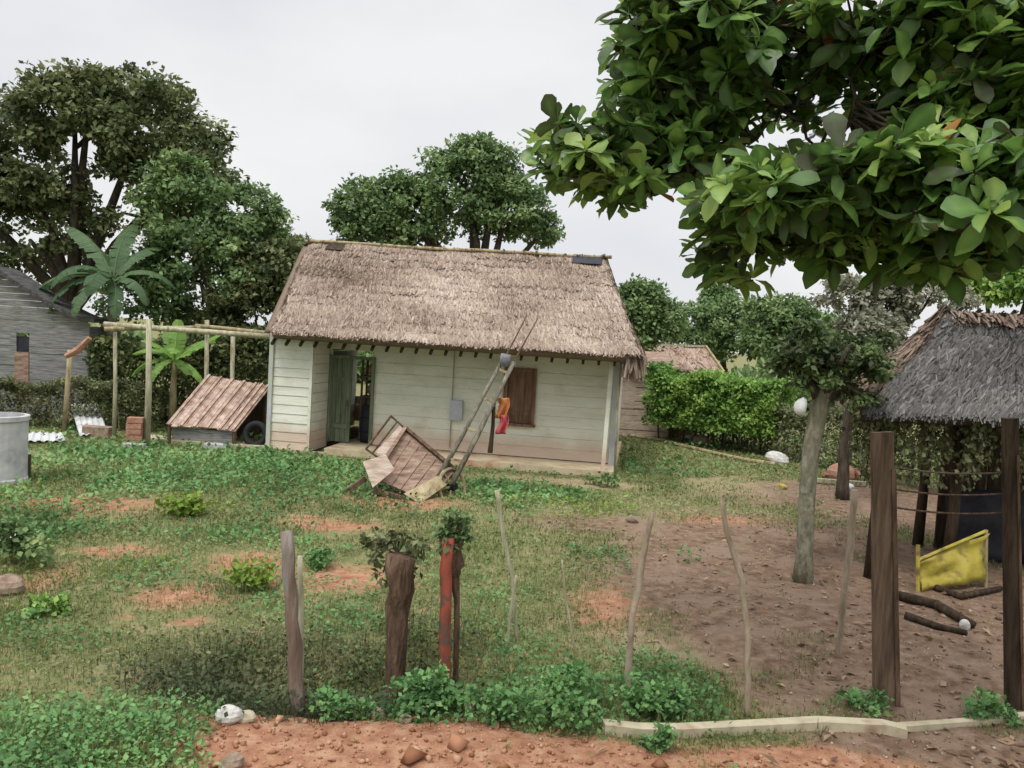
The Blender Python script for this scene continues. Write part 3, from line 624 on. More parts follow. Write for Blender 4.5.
st = stake('fence_post', 'thick brown stump post with vine leaves on its top, left of the red post', 'post', [(394, 676), (396, 620), (402, 556)], [.062, .075, .105], M['wood_brown'], FG, n=12, jit=.16)
stake('fence_post', 'red painted post standing among the weeds with bark peeling at its top', 'post', [(447, 676), (446, 600), (448, 538)], [.040, .042, .044], M['red'], FG, n=10, jit=.12)
stake('fence_post', 'ragged brown post whose broad bark head hugs the top of the red post', 'post', [(457, 672), (457, 600), (456, 582), (452, 565), (452, 538)], [.020, .022, .03, .078, .085], M['wood_brown'], FG, jit=.18)
stake('fence_stake', 'crooked pale branch stake standing right of the red post', 'stake', [(518, 642), (512, 575), (501, 525), (497, 490)], [.014, .016, .018, .021], M['wood_pale'], FG)
stake('fence_stake', 'short pale twig crossing the foot of the crooked branch stake', 'stake', [(507, 645), (511, 610), (516, 575)], [.012, .012, .009], M['wood_pale'], FG)
stake('fence_stake', 'pale stake leaning right with its foot near the left end of the kerb', 'stake', [(627, 696), (632, 620), (643, 560), (652, 512)], [.022, .022, .024, .016], M['bark_pale'], FG)
stake('fence_stake', 'bent thin stake curving left at its top, behind the middle of the kerb', 'stake', [(748, 712), (748, 640), (742, 580), (727, 535), (722, 500)], [.020, .020, .021, .018, .014], M['bark_pale'], FG)
stake('fence_stake', 'pale brown stake standing on bare earth between tree and dark board post', 'stake', [(838, 657), (843, 600), (850, 545), (855, 490)], [.026, .027, .026, .028], M['bark_pale'], FG)
stake('fence_stake', 'very thin stick standing in the weeds left of the leaning stake', 'stake', [(579, 655), (566, 600), (562, 560)], [.008, .008, .006], M['wood_pale'], FG)
def boardpost(label, foot, top, w, d, m, extra=None):
    f = G(*foot); Y = f.y; t = P(*top, Y); b = Vector((f.x, Y, Hs(f.x, Y)-.08)); e = empty('gate_post', (f.x, Y, Hs(f.x, Y)), label, 'post', 'dark posts of the hut gate')
    mb = MB(); mb.bar(b, t, w, d); mb.build('post_board', m, e)
    mb = MB(); mb.bar(b+Vector((w*.62, -.02, 0)), t+Vector((w*.62, -.02, -.25)), w*.22, d*.7); mb.build('edge_batten', M['wood_brown'], e); return e, b, t
M['post_dark'] = mat('brown weathered board', [(.06, .04, .028), (.135, .09, .063), (.22, .155, .115)], 5, (4, 4, .4), bump=.6)
gp1, b1, t1 = boardpost('tall dark brown board post standing left of the yellow sheet', (885, 702), (882, 432), .14, .05, M['post_dark'])
gp2, b2, t2 = boardpost('dark brown post at the right edge of the picture', (1014, 706), (1010, 418), .085, .07, M['wood_dark'])
for i, (ya, yb, lb) in enumerate(((466, 472, 'topmost wire strung between the two dark posts'), (488, 493, 'middle wire between the two dark posts'), (506, 512, 'lowest wire between the two dark posts'))):
    a = P(885, ya, b1.y+.06); b = P(1014, yb, b2.y+.06); mb = MB()
    mb.tube([lerp(a, b, k/10)-Vector((0, 0, .03*math.sin(math.pi*k/10))) for k in range(11)], .007, 5)
    tag(mb.build('fence_wire', M['wood_brown'] if i else M['wire'], None, base=a), lb, 'wire', 'wires between the dark posts')
# ------------------------------------------------------------------ foliage helper
def foliage(blobs, nclump, per, leaf, csize, rg, T=T_leaf, Fc=F_leaf, droop=.15, holes=(), aspect=1.1):
    """blobs: (centre, rx, ry, rz). Leaf clumps over and through each blob"""
    pos = []; out = []
    tot = sum((b[1]*b[3])**1.0 for b in blobs)
    for c, rx, ry, rz in blobs:
        k = max(3, int(nclump*rx*rz/tot)); d = norm(rg.normal(size=(k, 3))); d[:, 2] = np.where(d[:, 2] < -.55, -d[:, 2], d[:, 2])
        rad = rg.uniform(.45, 1.05, k)**.6; q = np.array(c)+d*np.array([rx, ry, rz])*rad[:, None]
        pos.append(q); out.append(d)
    cc = np.concatenate(pos); dd = np.concatenate(out); ct = rg.normal(0, .22, len(cc))
    n = len(cc)*per; idx = np.repeat(np.arange(len(cc)), per); cs = csize*rg.uniform(.6, 1.3, len(cc))
    g = rg.normal(size=(n, 3)); g = norm(g)*rg.random((n, 1))**.5*cs[idx][:, None]; g[:, 2] *= .7
    p = cc[idx]+g
    for (hc, hr) in holes:
        ax_ = np.array(hc)-np.array([0, 0, EY]); ax_ /= np.linalg.norm(ax_); dv = p-np.array(hc); dv = dv-(dv@ax_)[:, None]*ax_; k = np.linalg.norm(dv/np.array([hr[0], 1, hr[2]]), axis=1) > rg.uniform(.75, 1.2, len(p)); p = p[k]; idx = idx[k]; g = g[k]
    n = len(p)
    d = norm(dd[idx]*.5+rg.normal(0, .8, (n, 3))); d[:, 2] -= droop
    nr = norm(dd[idx]*.5+np.array([0, 0, .8])+rg.normal(0, .45, (n, 3)))
    s = leaf*rg.uniform(.6, 1.3, n)
    tint = np.clip(.45+ct[idx]+rg.normal(0, .15, n), 0, 1)
    return scatter(T, Fc, p, d, nr, s, s*aspect, tint), cc
def tree(name, label, base, trunk_r, fork, blobs, leaf, nclump, per, csize, lm, bm, seed, group=None, cat='tree', holes=(), lean=(0, 0), droop=.15):
    rg = np.random.default_rng(seed); r = random.Random(seed); e = empty(name, base, label, cat, group); b = Vector(base)
    top = b+Vector((lean[0], lean[1], fork)); mb = MB(); mb.tube([b-Vector((0, 0, .1)), lerp(b, top, .15), lerp(b, top, .55)+Vector((r.uniform(-.1, .1), 0, 0)), top], [trunk_r*1.35, trunk_r, trunk_r*.85, trunk_r*.7], 10, .07)
    mb.build('trunk', bm, e, smooth=True)
    (V, fl, t), cc = foliage(blobs, nclump, per, leaf, csize, rg, holes=holes, droop=droop)
    ml = MB()
    for c, rx, ry, rz in blobs:
        c = Vector(c); m1 = lerp(top, c, .5)+Vector((r.uniform(-.3, .3), r.uniform(-.3, .3), r.uniform(0, .3)))*min(1, rx*.5); ml.tube([top-Vector((0, 0, trunk_r*.6)), m1, c], [trunk_r*.55, trunk_r*.35, trunk_r*.16], 7)
        for k in range(7):
            q = Vector(cc[r.randrange(len(cc))]);
            if (q-c).length < rx*1.2: ml.tube([lerp(m1, c, .7), lerp(c, q, .5)+Vector((0, 0, .05)), q], [trunk_r*.16, trunk_r*.1, .01], 5)
    ml.build('limbs', bm, e, smooth=True)
    npmesh('crown', V, fl, lm, e, tint=t); return e
def B3(px, py, Y, rpx, ry=None, rz=None):
    c = P(px, py, Y); s = Y/F; return (tuple(c), rpx*s, (ry or rpx)*s*.9, (rz or rpx)*s)
# background trees
hl = [((P(80, 148, 22)), (.45, 6, .45)), ((P(109, 190, 22)), (.42, 6, .42)), ((P(135, 214, 22)), (.38, 6, .32))]
hl = [(tuple(c), r) for c, r in hl]
tree('mango_tree', 'tallest olive dark mango tree with sky gaps, behind the grey plank house', (P(70, 400, 22).x, 22, 0), .32, 2.6,
     [B3(20, 170, 22, 75), B3(75, 125, 22, 62, rz=50), B3(140, 130, 22, 70, rz=52), B3(195, 165, 22, 42), B3(30, 240, 22.5, 70), B3(-60, 190, 22, 70), B3(150, 205, 22.5, 60), B3(90, 100, 22, 45, rz=28)],
     .17, 760, 60, .40, L['dark'], M['bark'], 21, 'trees behind the yard', holes=hl)
tree('leafy_tree', 'greener rounded tree between the tall mango tree and the thatched house', (P(225, 400, 20.5).x, 20.5, 0), .22, 2.2,
     [B3(185, 215, 20.5, 45), B3(240, 215, 20.5, 40, rz=30), B3(255, 265, 20.5, 45), B3(200, 280, 20.5, 60), B3(180, 185, 20.5, 30), B3(270, 215, 20.5, 14), B3(150, 300, 20.5, 50)],
     .14, 460, 56, .33, L['mid'], M['bark'], 22, 'trees behind the yard')
tree('scrub_tree', 'low dark tree crowding the left gable of the thatched house', (P(280, 400, 19.5).x-.3, 20.2, 0), .14, 1.4,
     [B3(275, 275, 20.3, 38), B3(255, 320, 20.3, 45), B3(225, 350, 20.3, 40), B3(300, 262, 20.6, 22)],
     .14, 300, 50, .3, L['dark'], M['bark'], 23, 'trees behind the yard')
tree('leafy_tree', 'green tree with a pointed top rising over the middle of the thatch ridge', (P(470, 400, 24).x, 24, 0), .3, 3.2,
     [B3(362, 213, 24, 32, rz=30), B3(410, 220, 24, 42), B3(465, 195, 24, 48), B3(505, 215, 24, 42), B3(475, 163, 24, 30, rz=24), B3(540, 235, 24, 20), B3(398, 190, 24, 14), B3(500, 168, 24, 18), B3(380, 240, 24, 40)],
     .15, 560, 58, .35, L['mid'], M['bark'], 24, 'trees behind the yard')
for i, (px, blobs, lm, lb, Y) in enumerate((
     (640, [(640, 305, 24, 20), (652, 325, 28, 22), (632, 340, 20, 20)], 'mid', 'small leafy tree just right of the thatched roof end', 26),
     (700, [(700, 325, 42, 20), (735, 318, 34, 18), (690, 345, 40, 22), (745, 345, 40, 26)], 'mid', 'wide low green tree crown above the trimmed hedge', 31),
     (780, [(775, 318, 34, 20), (810, 335, 40, 22), (770, 345, 30, 20)], 'mid', 'distant green tree between the hedge and the small yard tree', 29),
     (722, [(718, 298, 12, 10), (716, 312, 12, 8)], 'mid', 'distant tree poking up slim above the wide low crown', 32),
     (1000, [(985, 290, 26, 14), (1030, 285, 35, 22)], 'bright', 'bright green tree showing over the grey hut ridge', 20))):
    tree('leafy_tree', lb, (P(px, 400, Y).x, Y, 0), .2, 1.6, [B3(a, b, Y, c, rz=d) for a, b, c, d in blobs], .16, 260, 50, .36, L[lm], M['bark'], 30+i, 'distant trees to the right')
tree('pale_bush', 'pale grey green vine covered bush between small tree and hut ridge', (P(850, 400, 14).x, 14, 0), .1, 1.5,
     [B3(850, 300, 14, 32, rz=22), B3(885, 310, 14, 34, rz=28), B3(868, 345, 13.5, 34), B3(900, 290, 14, 22, rz=14), B3(890, 375, 13.2, 30), B3(930, 300, 14, 40, rz=22)], .09, 240, 60, .17, L['pale'], M['bark'], 41, cat='bush')
# banana plants
def banana(name, label, base, h, leaves, lm, seed, scale=1.0, group=None):
    r = random.Random(seed); e = empty(name, base, label, 'banana plant', group); b = Vector(base); top = b+Vector((0, 0, h))
    mb = MB(); mb.tube([b-Vector((0, 0, .05)), lerp(b, top, .5), top], [.11*scale, .09*scale, .05*scale], 10, .05); mb.build('stem', M['wood_tan'] if scale < 1.2 else M['trunk'], e, smooth=True)
    for az, el, ln, wd, dr in leaves:
        az = math.radians(az); el = math.radians(el); p = top.copy(); V = []; n = 14; pts = []
        for i in range(n+1):
            d = Vector((math.cos(az)*math.cos(el), math.sin(az)*math.cos(el), math.sin(el))); pts.append((p.copy(), d.copy())); p += d*(ln/n); el -= math.radians(dr)/n
        mb = MB(); vals = []; bt = r.uniform(.25, .75); m_ = 26
        def at(t):
            t = min(max(t, 0), .9999)*n; i = int(t); f = t-i; q = lerp(pts[i][0], pts[i+1][0], f); dd = lerp(pts[i][1], pts[i+1][1], f).normalized(); sd_ = dd.cross(Vector((0, 0, 1)))
            sd_ = sd_.normalized() if sd_.length > .05 else Vector((1, 0, 0)); return q, dd, sd_, sd_.cross(dd)
        mb.tube([at(k/12)[0] for k in range(13)], [.022*(1-k/14) for k in range(13)], 5); vals += [min(1, bt+.35)]*len(mb.v)
        for sg in (-1, 1):
            sag_ = 0
            for k in range(m_):
                t0 = .12+.88*k/m_; t1 = .12+.88*(k+1)/m_; w = wd*(math.sin(math.pi*min(1, (t0+t1)/2*.93+.03)))**.6*.5; w *= r.uniform(.88, 1.0)
                if r.random() < .3: sag_ = r.uniform(-.05, .35)
                g = r.uniform(0, .25)*(t1-t0) if r.random() < .5 else 0; q0, d0, s0_, u0_ = at(t0); q1, d1, s1_, u1_ = at(t1-g)
                o0 = q0+s0_*sg*w+d0*w*.25-u0_*w*(.3+sag_); o1 = q1+s1_*sg*w+d1*w*.25-u1_*w*(.3+sag_); nn_ = len(mb.v)
                mb.v += [q0, at(t1)[0], o1, o0]; mb.f.append((nn_, nn_+1, nn_+2, nn_+3)); x = min(1, max(0, bt+r.uniform(-.15, .15))); vals += [x]*4
        o = mb.build('leaf', lm, e); a = o.data.attributes.new('tint', 'FLOAT', 'POINT'); a.data.foreach_set('value', (vals+[.5]*len(o.data.vertices))[:len(o.data.vertices)])
    return e
b0 = P(113, 292, 18.8)
banana('banana_plant', 'tall bluish banana plant with drooping fronds left of the pole frame', (b0.x, 18.8, 0), b0.z-.15+.35,
       [(150, 62, 2.2, .55, 55), (95, 80, 1.9, .5, 60), (25, 50, 1.5, .5, 110), (185, 28, 2.0, .5, 90), (210, 55, 1.6, .45, 140), (-20, 30, 1.3, .45, 120), (-90, 45, 1.4, .5, 130), (-150, 20, 1.7, .4, 110), (60, 70, 1.6, .45, 70), (-110, 10, 1.5, .4, 100), (-60, 0, 1.3, .35, 90)], L['blue'], 5, 1.5)
b1_ = P(175, 345, 17.6)
banana('banana_plant', 'young bright green banana plant showing above the pole frame', (b1_.x, 17.6, 0), 1.45,
       [(15, 42, 1.15, .36, 15), (100, 82, .9, .38, 15), (165, 40, 1.1, .32, 75), (200, 60, .8, .3, 60), (-40, 20, .7, .3, 90), (-120, 10, .9, .3, 110), (130, 70, .9, .34, 30), (60, 50, .9, .3, 40), (185, 15, 1.0, .28, 80), (-15, 5, .9, .28, 80), (-70, 60, 1.0, .3, 100)], L['banana'], 6, .8)
# hedges
def hedge(name, label, p0, p1, h0, h1, dep, lm, leaf, n, seed, stemM=None, cat='hedge', zlow=0.05, noise_top=.12):
    rg = np.random.default_rng(seed); e = empty(name, (p0[0], p0[1], 0), label, cat); p0 = np.array(p0); p1 = np.array(p1); t = rg.random(n)
    ax = p1-p0; L_ = np.linalg.norm(ax); ax = ax/L_; nx = np.array([-ax[1], ax[0]]); hh = (h0+(h1-h0)*t)*(1+noise_top*mknoise(seed, scale=2.2)(t*L_, t*0))
    kind = rg.random(n); off = (rg.random(n)-.5)*dep; z = zlow+rg.random(n)*(hh-zlow); z = np.where(kind < .35, hh-rg.random(n)**2*.2, z); off = np.where(kind > .55, np.sign(rg.random(n)-.5)*dep*.5*rg.uniform(.75, 1.1, n), off)
    cl = mknoise(seed+3, scale=5)(t*L_, z*2.2); off = off+cl*.09*np.sign(off)
    xy = p0+(ax*L_)*t[:, None]+nx*off[:, None]; pos = np.column_stack([xy, z+rg.normal(0, .03, n)])
    d = np.column_stack([nx[0]*np.sign(off), nx[1]*np.sign(off), np.full(n, .1)])*.6+rg.normal(0, .7, (n, 3)); nr = np.array([0, 0, .8])+rg.normal(0, .5, (n, 3))
    s = leaf*rg.uniform(.6, 1.3, n); V, fl, tt = scatter(T_leaf, F_leaf, pos, d, nr, s, s*1.2, np.clip(.45+.22*cl+rg.normal(0, .15, n), 0, 1))
    npmesh('leaves', V, fl, lm, e, tint=tt); mb = MB()
    k = int(L_/.35)
    for i in range(k+1):
        t_ = (i+.5)/(k+1); q = p0+ax*L_*t_; hh_ = (h0+(h1-h0)*t_)*.9; mb.tube([(q[0], q[1], -.05), (q[0]+random.uniform(-.1, .1), q[1], hh_*.5), (q[0]+random.uniform(-.15, .15), q[1], hh_)], [.025, .02, .01], 5)
    mb.build('stems', stemM or M['bark'], e); return e
ha = G(648, 432); hb = G(790, 462)
hedge('green_hedge', 'bright green trimmed hedge running back beside the thatched house', (ha.x-.15, 21.1), (hb.x+.1, hb.y+.9), 1.75, 1.6, 1.3, L['bright'], .10, 26000, 51, zlow=.45, noise_top=.16)
hedge('vine_fence', 'dull vine covered fence under the bright hedge, ending behind the hut', (ha.x+.6, ha.y-.6), (9.2, 12.6), .95, 1.5, .35, L['vine'], .075, 26000, 52, M['wood_grey'], 'fence')
hc = P(-60, 440, 16.9); hd = P(165, 440, 17.6)
hedge('brush_fence', 'low dark brush fence with sticks in front of the grey plank house', (hc.x, 16.9), (hd.x, 17.4), .95, 1.0, .35, L['vine'], .06, 15000, 53, M['wood_tan'], 'fence')
hedge('understorey_shrubs', 'dark shrubs behind the pole frame and the low shelter', (P(95, 400, 18.7).x, 18.7), (P(280, 400, 18.7).x, 19.0), 1.7, 2.0, 1.2, L['dark'], .11, 14000, 54, cat='shrubs')

# ------------------------------------------------------------------ almond tree, big leaves overhead
def almond():
    rg = np.random.default_rng(77); r = random.Random(77); base = (5.3, 5.0, 0)
    e = empty('almond_tree', base, 'broad leaved almond tree with big glossy leaves hanging over the yard from the right', 'tree')
    tr = MB(); tr.tube([(5.3, 5.0, -.1), (5.28, 5.0, .4), (5.2, 5.05, 1.8), (5.1, 5.1, 3.2), (5.05, 5.15, 4.6)], [.24, .19, .16, .14, .08], 12, .06); tr.build('trunk', M['trunk'], e, smooth=True)
    # foliage tiers: photo px, py, depth, half width px, half height px, rosettes
    tiers = [(572, 152, 5.8, 40, 16, 26), (610, 165, 5.7, 45, 18, 34), (640, 140, 5.7, 50, 24, 42), (685, 120, 5.7, 50, 28, 46), (655, 85, 5.8, 40, 20, 26), (650, 45, 5.6, 32, 20, 24), (680, 20, 5.6, 45, 26, 40), (720, 70, 5.6, 50, 36, 50), (690, 170, 5.7, 45, 18, 24),
             (750, 25, 5.3, 60, 40, 60), (775, 100, 5.5, 60, 32, 60), (745, 140, 5.6, 45, 16, 30), (728, 202, 4.9, 24, 12, 14), (775, 203, 4.7, 45, 20, 36), (830, 195, 4.6, 60, 26, 52), (900, 195, 4.5, 60, 34, 60),
             (970, 195, 4.3, 60, 40, 56), (850, 125, 5.2, 70, 34, 60), (940, 110, 5.0, 80, 44, 70), (860, 45, 5.2, 80, 42, 76), (970, 30, 5.0, 80, 45, 60), (1050, 140, 4.6, 60, 90, 60), (850, 245, 4.9, 50, 14, 26), (930, 250, 4.8, 50, 26, 36), (738, 240, 5.3, 22, 18, 16), (735, 272, 5.3, 16, 12, 8), (810, 235, 5.0, 30, 14, 14), (1010, 235, 4.6, 40, 26, 26), (1040, 40, 4.9, 60, 60, 36),
             (780, -50, 5.4, 110, 30, 26), (920, -60, 5.2, 110, 30, 26), (1080, 220, 4.7, 50, 50, 30), (820, 150, 5.6, 55, 16, 30), (640, 190, 5.6, 40, 8, 10)]
    pos = []; dirs = []; br = MB(); tint = []; gn = mknoise(91, scale=1.6)
    gaps = [(P(a, b, 5.3).x, P(a, b, 5.3).z, c/160, d/160) for a, b, c, d in ((770, 172, 62, 13), (712, 178, 30, 12), (800, 150, 22, 12), (832, 25, 10, 10), (985, 25, 16, 16), (708, 60, 14, 9), (655, 105, 22, 7), (600, 118, 20, 14), (880, 262, 22, 8), (745, 112, 8, 8), (905, 75, 9, 7))]
    hub = [Vector((5.1, 5.1, 3.1)), Vector((5.05, 5.15, 3.9)), Vector((5.15, 5.05, 2.75))]
    old = []
    tiers.sort(key=lambda t: -t[0]); done = [(h_, .05) for h_ in hub]
    for (px, py, Y, wx, wy, n) in tiers:
        c = P(px, py, Y); sx = wx*Y/F; sz = wy*Y/F; h = min(hub, key=lambda q: abs(q.z-c.z+.2)); inner = P(min(px+wx*.6, 1100), py+wy*.35, Y)
        src, rad_ = min(done, key=lambda t: (t[0]-c).length+(.6 if t[0].x < c.x else 0)-t[1]*3)
        wob = lambda: Vector((r.uniform(-.04, .04), r.uniform(-.05, .05), r.uniform(-.05, .05)))
        path = [src, lerp(src, c, .25)+wob(), lerp(src, c, .5)+wob()+Vector((0, 0, .03)), lerp(src, c, .78)+wob(), c]; ra_ = max(.012, rad_*.8); br.tube(path, [rad_*.9, rad_*.85, (rad_+ra_)/2, ra_, ra_*.8], 7, .12); done.append((c, ra_*.85)); inner = path[3]
        for k in range(int(n*1.2)):
            q = c+Vector((rg.uniform(-1, 1)*sx, rg.uniform(-1, 1)*.55, rg.uniform(-1, .9)*sz))
            if ((q.x-c.x)/sx)**2+((q.z-c.z)/sz)**2 > 1.25: continue
            if any(((q.x-hx)/hr)**2+((q.z-hz)/hs)**2 < 1 for hx, hz, hr, hs in gaps): continue
            if float(gn(q.x*1.7, q.z*2.6+q.y)) < -.85: continue
            st_ = lerp(c, inner, r.random()); br.tube([st_, lerp(st_, q, .6)+Vector((0, 0, -.04)), q], [.012, .009, .006], 5)
            up = Vector((rg.normal(0, .35)-.12, rg.normal(0, .35)-.15, 1)).normalized()
            if rg.random() < .16: up = Vector((rg.normal(0, .5), rg.normal(0, .5), -.7)).normalized()
            a0 = r.random()*6.28; nl = r.randint(8, 13); rt = rg.normal(.45, .22); x = up.cross(Vector((1, 0, 0))).normalized(); y = up.cross(x)
            for j in range(nl):
                a = a0+j*2.4; el = r.uniform(-.35, .75) if j < nl-3 else r.uniform(.6, 1.2)
                d = (x*math.cos(a)+y*math.sin(a))*math.cos(el)+up*math.sin(el); d.z -= .12
                pos.append(q+d*.015+up*(.015*j/nl)); dirs.append((d, up, (.165 if j < nl-3 else .11)*r.uniform(.6, 1.3))); tint.append(min(1, max(0, rt+r.gauss(0, .14)+(.25 if j >= nl-3 else 0)))); old.append(r.random() < .005)  # top leaves of each rosette tinted lighter, skylight put into the colour
    pos = np.array(pos); d = np.array([list(a[0]) for a in dirs]); u = np.array([list(a[1]) for a in dirs])+rg.normal(0, .25, (len(dirs), 3)); s = np.array([a[2] for a in dirs]); tint = np.array(tint); old = np.array(old)
    nb_ = []; pick = rg.integers(0, 3, len(s)); st_w = rg.uniform(.8, 1.25, len(s))
    for kk, (zf, wf, cy) in enumerate(((1, 1.1, 0), (2.3, .95, .06), (-.6, 1.2, -.05))):
        k_ = (~old) & (pick == kk); T2 = T_big*np.array([1, 1, zf]); T2[:, 0] += cy*T2[:, 1]**2*2; T2[6:9, 2] += .03; T2[9:12, 2] -= .02
        nb_.append(scatter(T2, F_big, pos[k_], d[k_], u[k_], s[k_], s[k_]*wf*st_w[k_], tint[k_]))
    V, fl, t = merge(nb_); t = np.clip(t+np.tile([0, .22, 0], len(t)//3)+rg.normal(0, .07, len(t)), 0, 1); npmesh('crown', V, fl, L['almond'], e, tint=t, smooth=True)
    V, fl, t = scatter(T_big, F_big, pos[old], d[old], u[old], s[old], s[old], tint[old]); npmesh('old_leaves', V, fl, L['almond_old'], e, tint=t, smooth=True)
    br.build('branches', M['bark'], e, smooth=True)
almond()

# ------------------------------------------------------------------ small yard tree
L['yard'] = leafmat('yard tree foliage', [(.03, .04, .02), (.07, .10, .04), (.12, .18, .06), (.20, .27, .10)])
tb = G(803, 583)
yt = empty('yard_tree', (tb.x, tb.y, 0), 'small tree with a smooth grey green trunk and dark crown at the hut corner', 'tree')
w = [Vector((tb.x, tb.y, -.08)), P(804, 560, tb.y), P(807, 500, tb.y), P(811, 450, tb.y), P(820, 405, tb.y), P(835, 375, tb.y)]
mb = MB(); mb.tube(w, [.125, .088, .082, .084, .09, .06], 14, .06); mb.build('trunk', M['trunk'], yt, smooth=True)
ml = MB()
for px, py, dd in ((800, 360, .2), (850, 345, -.2), (830, 335, .3), (868, 370, .1), (860, 395, -.2), (785, 385, .1)):
    q = P(px, py, tb.y+dd); ml.tube([w[4], lerp(w[5], q, .5), q], [.06, .04, .015], 7)
ml.build('limbs', M['bark'], yt, smooth=True)
(V, fl, t), _ = foliage([B3(806, 354, tb.y, 28, rz=17), B3(845, 356, tb.y+.3, 32, rz=20), B3(825, 378, tb.y, 30, rz=16), B3(868, 368, tb.y-.2, 20, rz=16), B3(784, 364, tb.y+.2, 13, rz=8), B3(852, 396, tb.y, 22, rz=10), B3(880, 345, tb.y+.3, 14, rz=8), B3(815, 330, tb.y, 16, rz=8)], 150, 40, .07, .13, np.random.default_rng(61))
npmesh('crown', V, fl, L['yard'], yt, tint=t)
mb = MB(); c = P(801, 407, tb.y-.1); mb.blob(c, .055, .05, .095, seed=5, rough=.35); tag(mb.build('white_bag', M['white'], None, smooth=True, base=c), 'small white plastic bag tied to the fork of the yard tree', 'bag')

# ------------------------------------------------------------------ hut on the right
YH = 8.7
E0 = P(864, 412, YH); E1 = E0+Vector((4.2, .25, .0)); R0 = P(945, 316, YH+1.25); R1 = R0+Vector((3.6, .25, .02))
hut = empty('thatched_hut', (E0.x+.3, YH+.3, 0), 'open hut with grey shaggy thatch and brown ridge at the right edge', 'hut')
thatch(hut, 'thatch_roof', M['thatch_grey'], E0, E1, R0, R1, n=22000, length=.24, width=.018, sag=.02, rag=.10, seed=14, th=.14)
bk = YH+2.5; eb0 = Vector((E0.x+.5, bk, E0.z)); eb1 = Vector((E1.x, bk, E1.z))
thatch(hut, 'back_thatch', M['thatch_grey'], eb1, eb0, R1+Vector((0, .03, 0)), R0+Vector((0, .03, 0)), n=2500, seed=15, th=.1)
thatch(hut, 'gable_thatch', M['thatch_brown'], Vector((E0.x+.45, bk, E0.z+.05)), Vector((E0.x, YH, E0.z+.05)), R0+Vector((.0, .03, 0)), R0-Vector((.0, .03, 0)), n=6000, seed=16, th=.08, length=.3)
rg = np.random.default_rng(17); n = 2200; t_ = rg.random(n); pos = np.array(R0)[None]*(1-t_[:, None])+np.array(R1)[None]*t_[:, None]+np.column_stack([np.zeros(n), rg.normal(0, .04, n), rg.uniform(.0, .07, n)])
d = np.column_stack([rg.normal(0, .4, n), np.where(rg.random(n) < .6, -1, 1)*1.0, rg.normal(-.75, .2, n)]); V, fl, t = scatter(T_strip, F_strip, pos, d, np.array([0, 0, 1.])+rg.normal(0, .3, (n, 3)), rg.uniform(.08, .22, n), np.full(n, .025), np.clip(rg.normal(.5, .2, n), 0, 1)); npmesh('ridge_cap', V, fl, M['thatch_brown'], hut, tint=t)
for x, y in ((E0.x+.35, YH+.35), (E0.x+1.25, YH+.5), (E0.x+2.5, YH+.4), (E0.x+1.7, bk-.4), (E0.x+3.0, bk-.4)):
    mb = MB(); mb.tube([(x, y, -.1), (x+.02, y, .8), (x-.02, y, E0.z+.12)], [.07, .06, .055], 8, .1); mb.build('pole', M['wood_dark'], hut, smooth=True)
mb = MB(); mb.tube([(E0.x+.05, YH+.38, E0.z+.09), (E1.x-.1, YH+.5, E0.z+.09)], .045, 7); mb.build('wall_plate', M['wood_dark'], hut); mb = MB(); mb.tube([(E0.x+.05, bk-.45, E0.z+.16), (E1.x-.1, bk-.4, E0.z+.16)], .045, 7); mb.build('wall_plate', M['wood_dark'], hut)
mb = MB()
for k in range(9): x = E0.x+2.0+k*.3; mb.bar((x, bk-.5, 0), (x, bk-.5, E0.z+.1), .28, .03)
mb.build('back_boards', M['wood_dark'], hut)
# hanging vines under the hut eave
rg = np.random.default_rng(19); vv = empty('hanging_vine', (E0.x+.2, YH+.1, E0.z-.1), 'dull green vines trailing from the front eave of the grey hut', 'vine'); P_ = []; sm = MB()
for k in range(110):
    x = E0.x+.12+rg.random()*2.9; y = YH+.22+rg.uniform(-.08, .35); z0 = E0.z+.02; ln = rg.uniform(.25, .85)*(1.0 if k % 3 else .6); pts = [(x+rg.normal(0, .03), y+rg.normal(0, .02), z0-ln*j/5) for j in range(6)]; sm.tube(pts, .005, 4)
    for j in range(44): t = rg.random(); P_.append((x+rg.normal(0, .05), y+rg.normal(0, .04), z0-ln*t))
P_ = np.array(P_); n = len(P_); s = rg.uniform(.04, .08, n); V, fl, t = scatter(T_leaf, F_leaf, P_, rg.normal(0, .6, (n, 3))+np.array([0, 0, -.6]), rg.normal(0, .6, (n, 3))+np.array([0, -.6, .5]), s, s*1.2, np.clip(rg.normal(.5, .2, n), 0, 1)); npmesh('leaves', V, fl, L['vine'], vv, tint=t); sm.build('stems', M['bark'], vv)
# dark sheet over the dark area inside the hut
def sheet(name, corners, m, label, cat, amp=.03, th=.012, nu=12, nv=8, seed=1, parent=None):
    nz = mknoise(seed, scale=2.4); a, b, c, d = [Vector(q) for q in corners]; N_ = (b-a).cross(d-a).normalized(); mb = MB()
    for side in (0, th):
        for j in range(nv):
            for i in range(nu):
                u = i/(nu-1); v = j/(nv-1); p = lerp(lerp(a, b, u), lerp(d, c, u), v); w = float(nz(u*2.5, v*2.5)); mb.v.append(p+N_*(w*amp+side))
    o = nu*nv
    for j in range(nv-1):
        for i in range(nu-1): q = j*nu+i; mb.f.append((q, q+nu, q+nu+1, q+1)); mb.f.append((o+q, o+q+1, o+q+nu+1, o+q+nu))
    for i in range(nu-1): q = i; mb.f.append((q, q+1, o+q+1, o+q)); q = (nv-1)*nu+i; mb.f.append((q, o+q, o+q+1, q+1))
    for j in range(nv-1): q = j*nu; mb.f.append((q, o+q, o+q+nu, q+nu)); q += nu-1; mb.f.append((q, q+nu, o+q+nu, o+q))
    o_ = mb.build(name, m, parent, smooth=True, base=None if parent is not None else d)
    return tag(o_, label, cat) if parent is None else o_
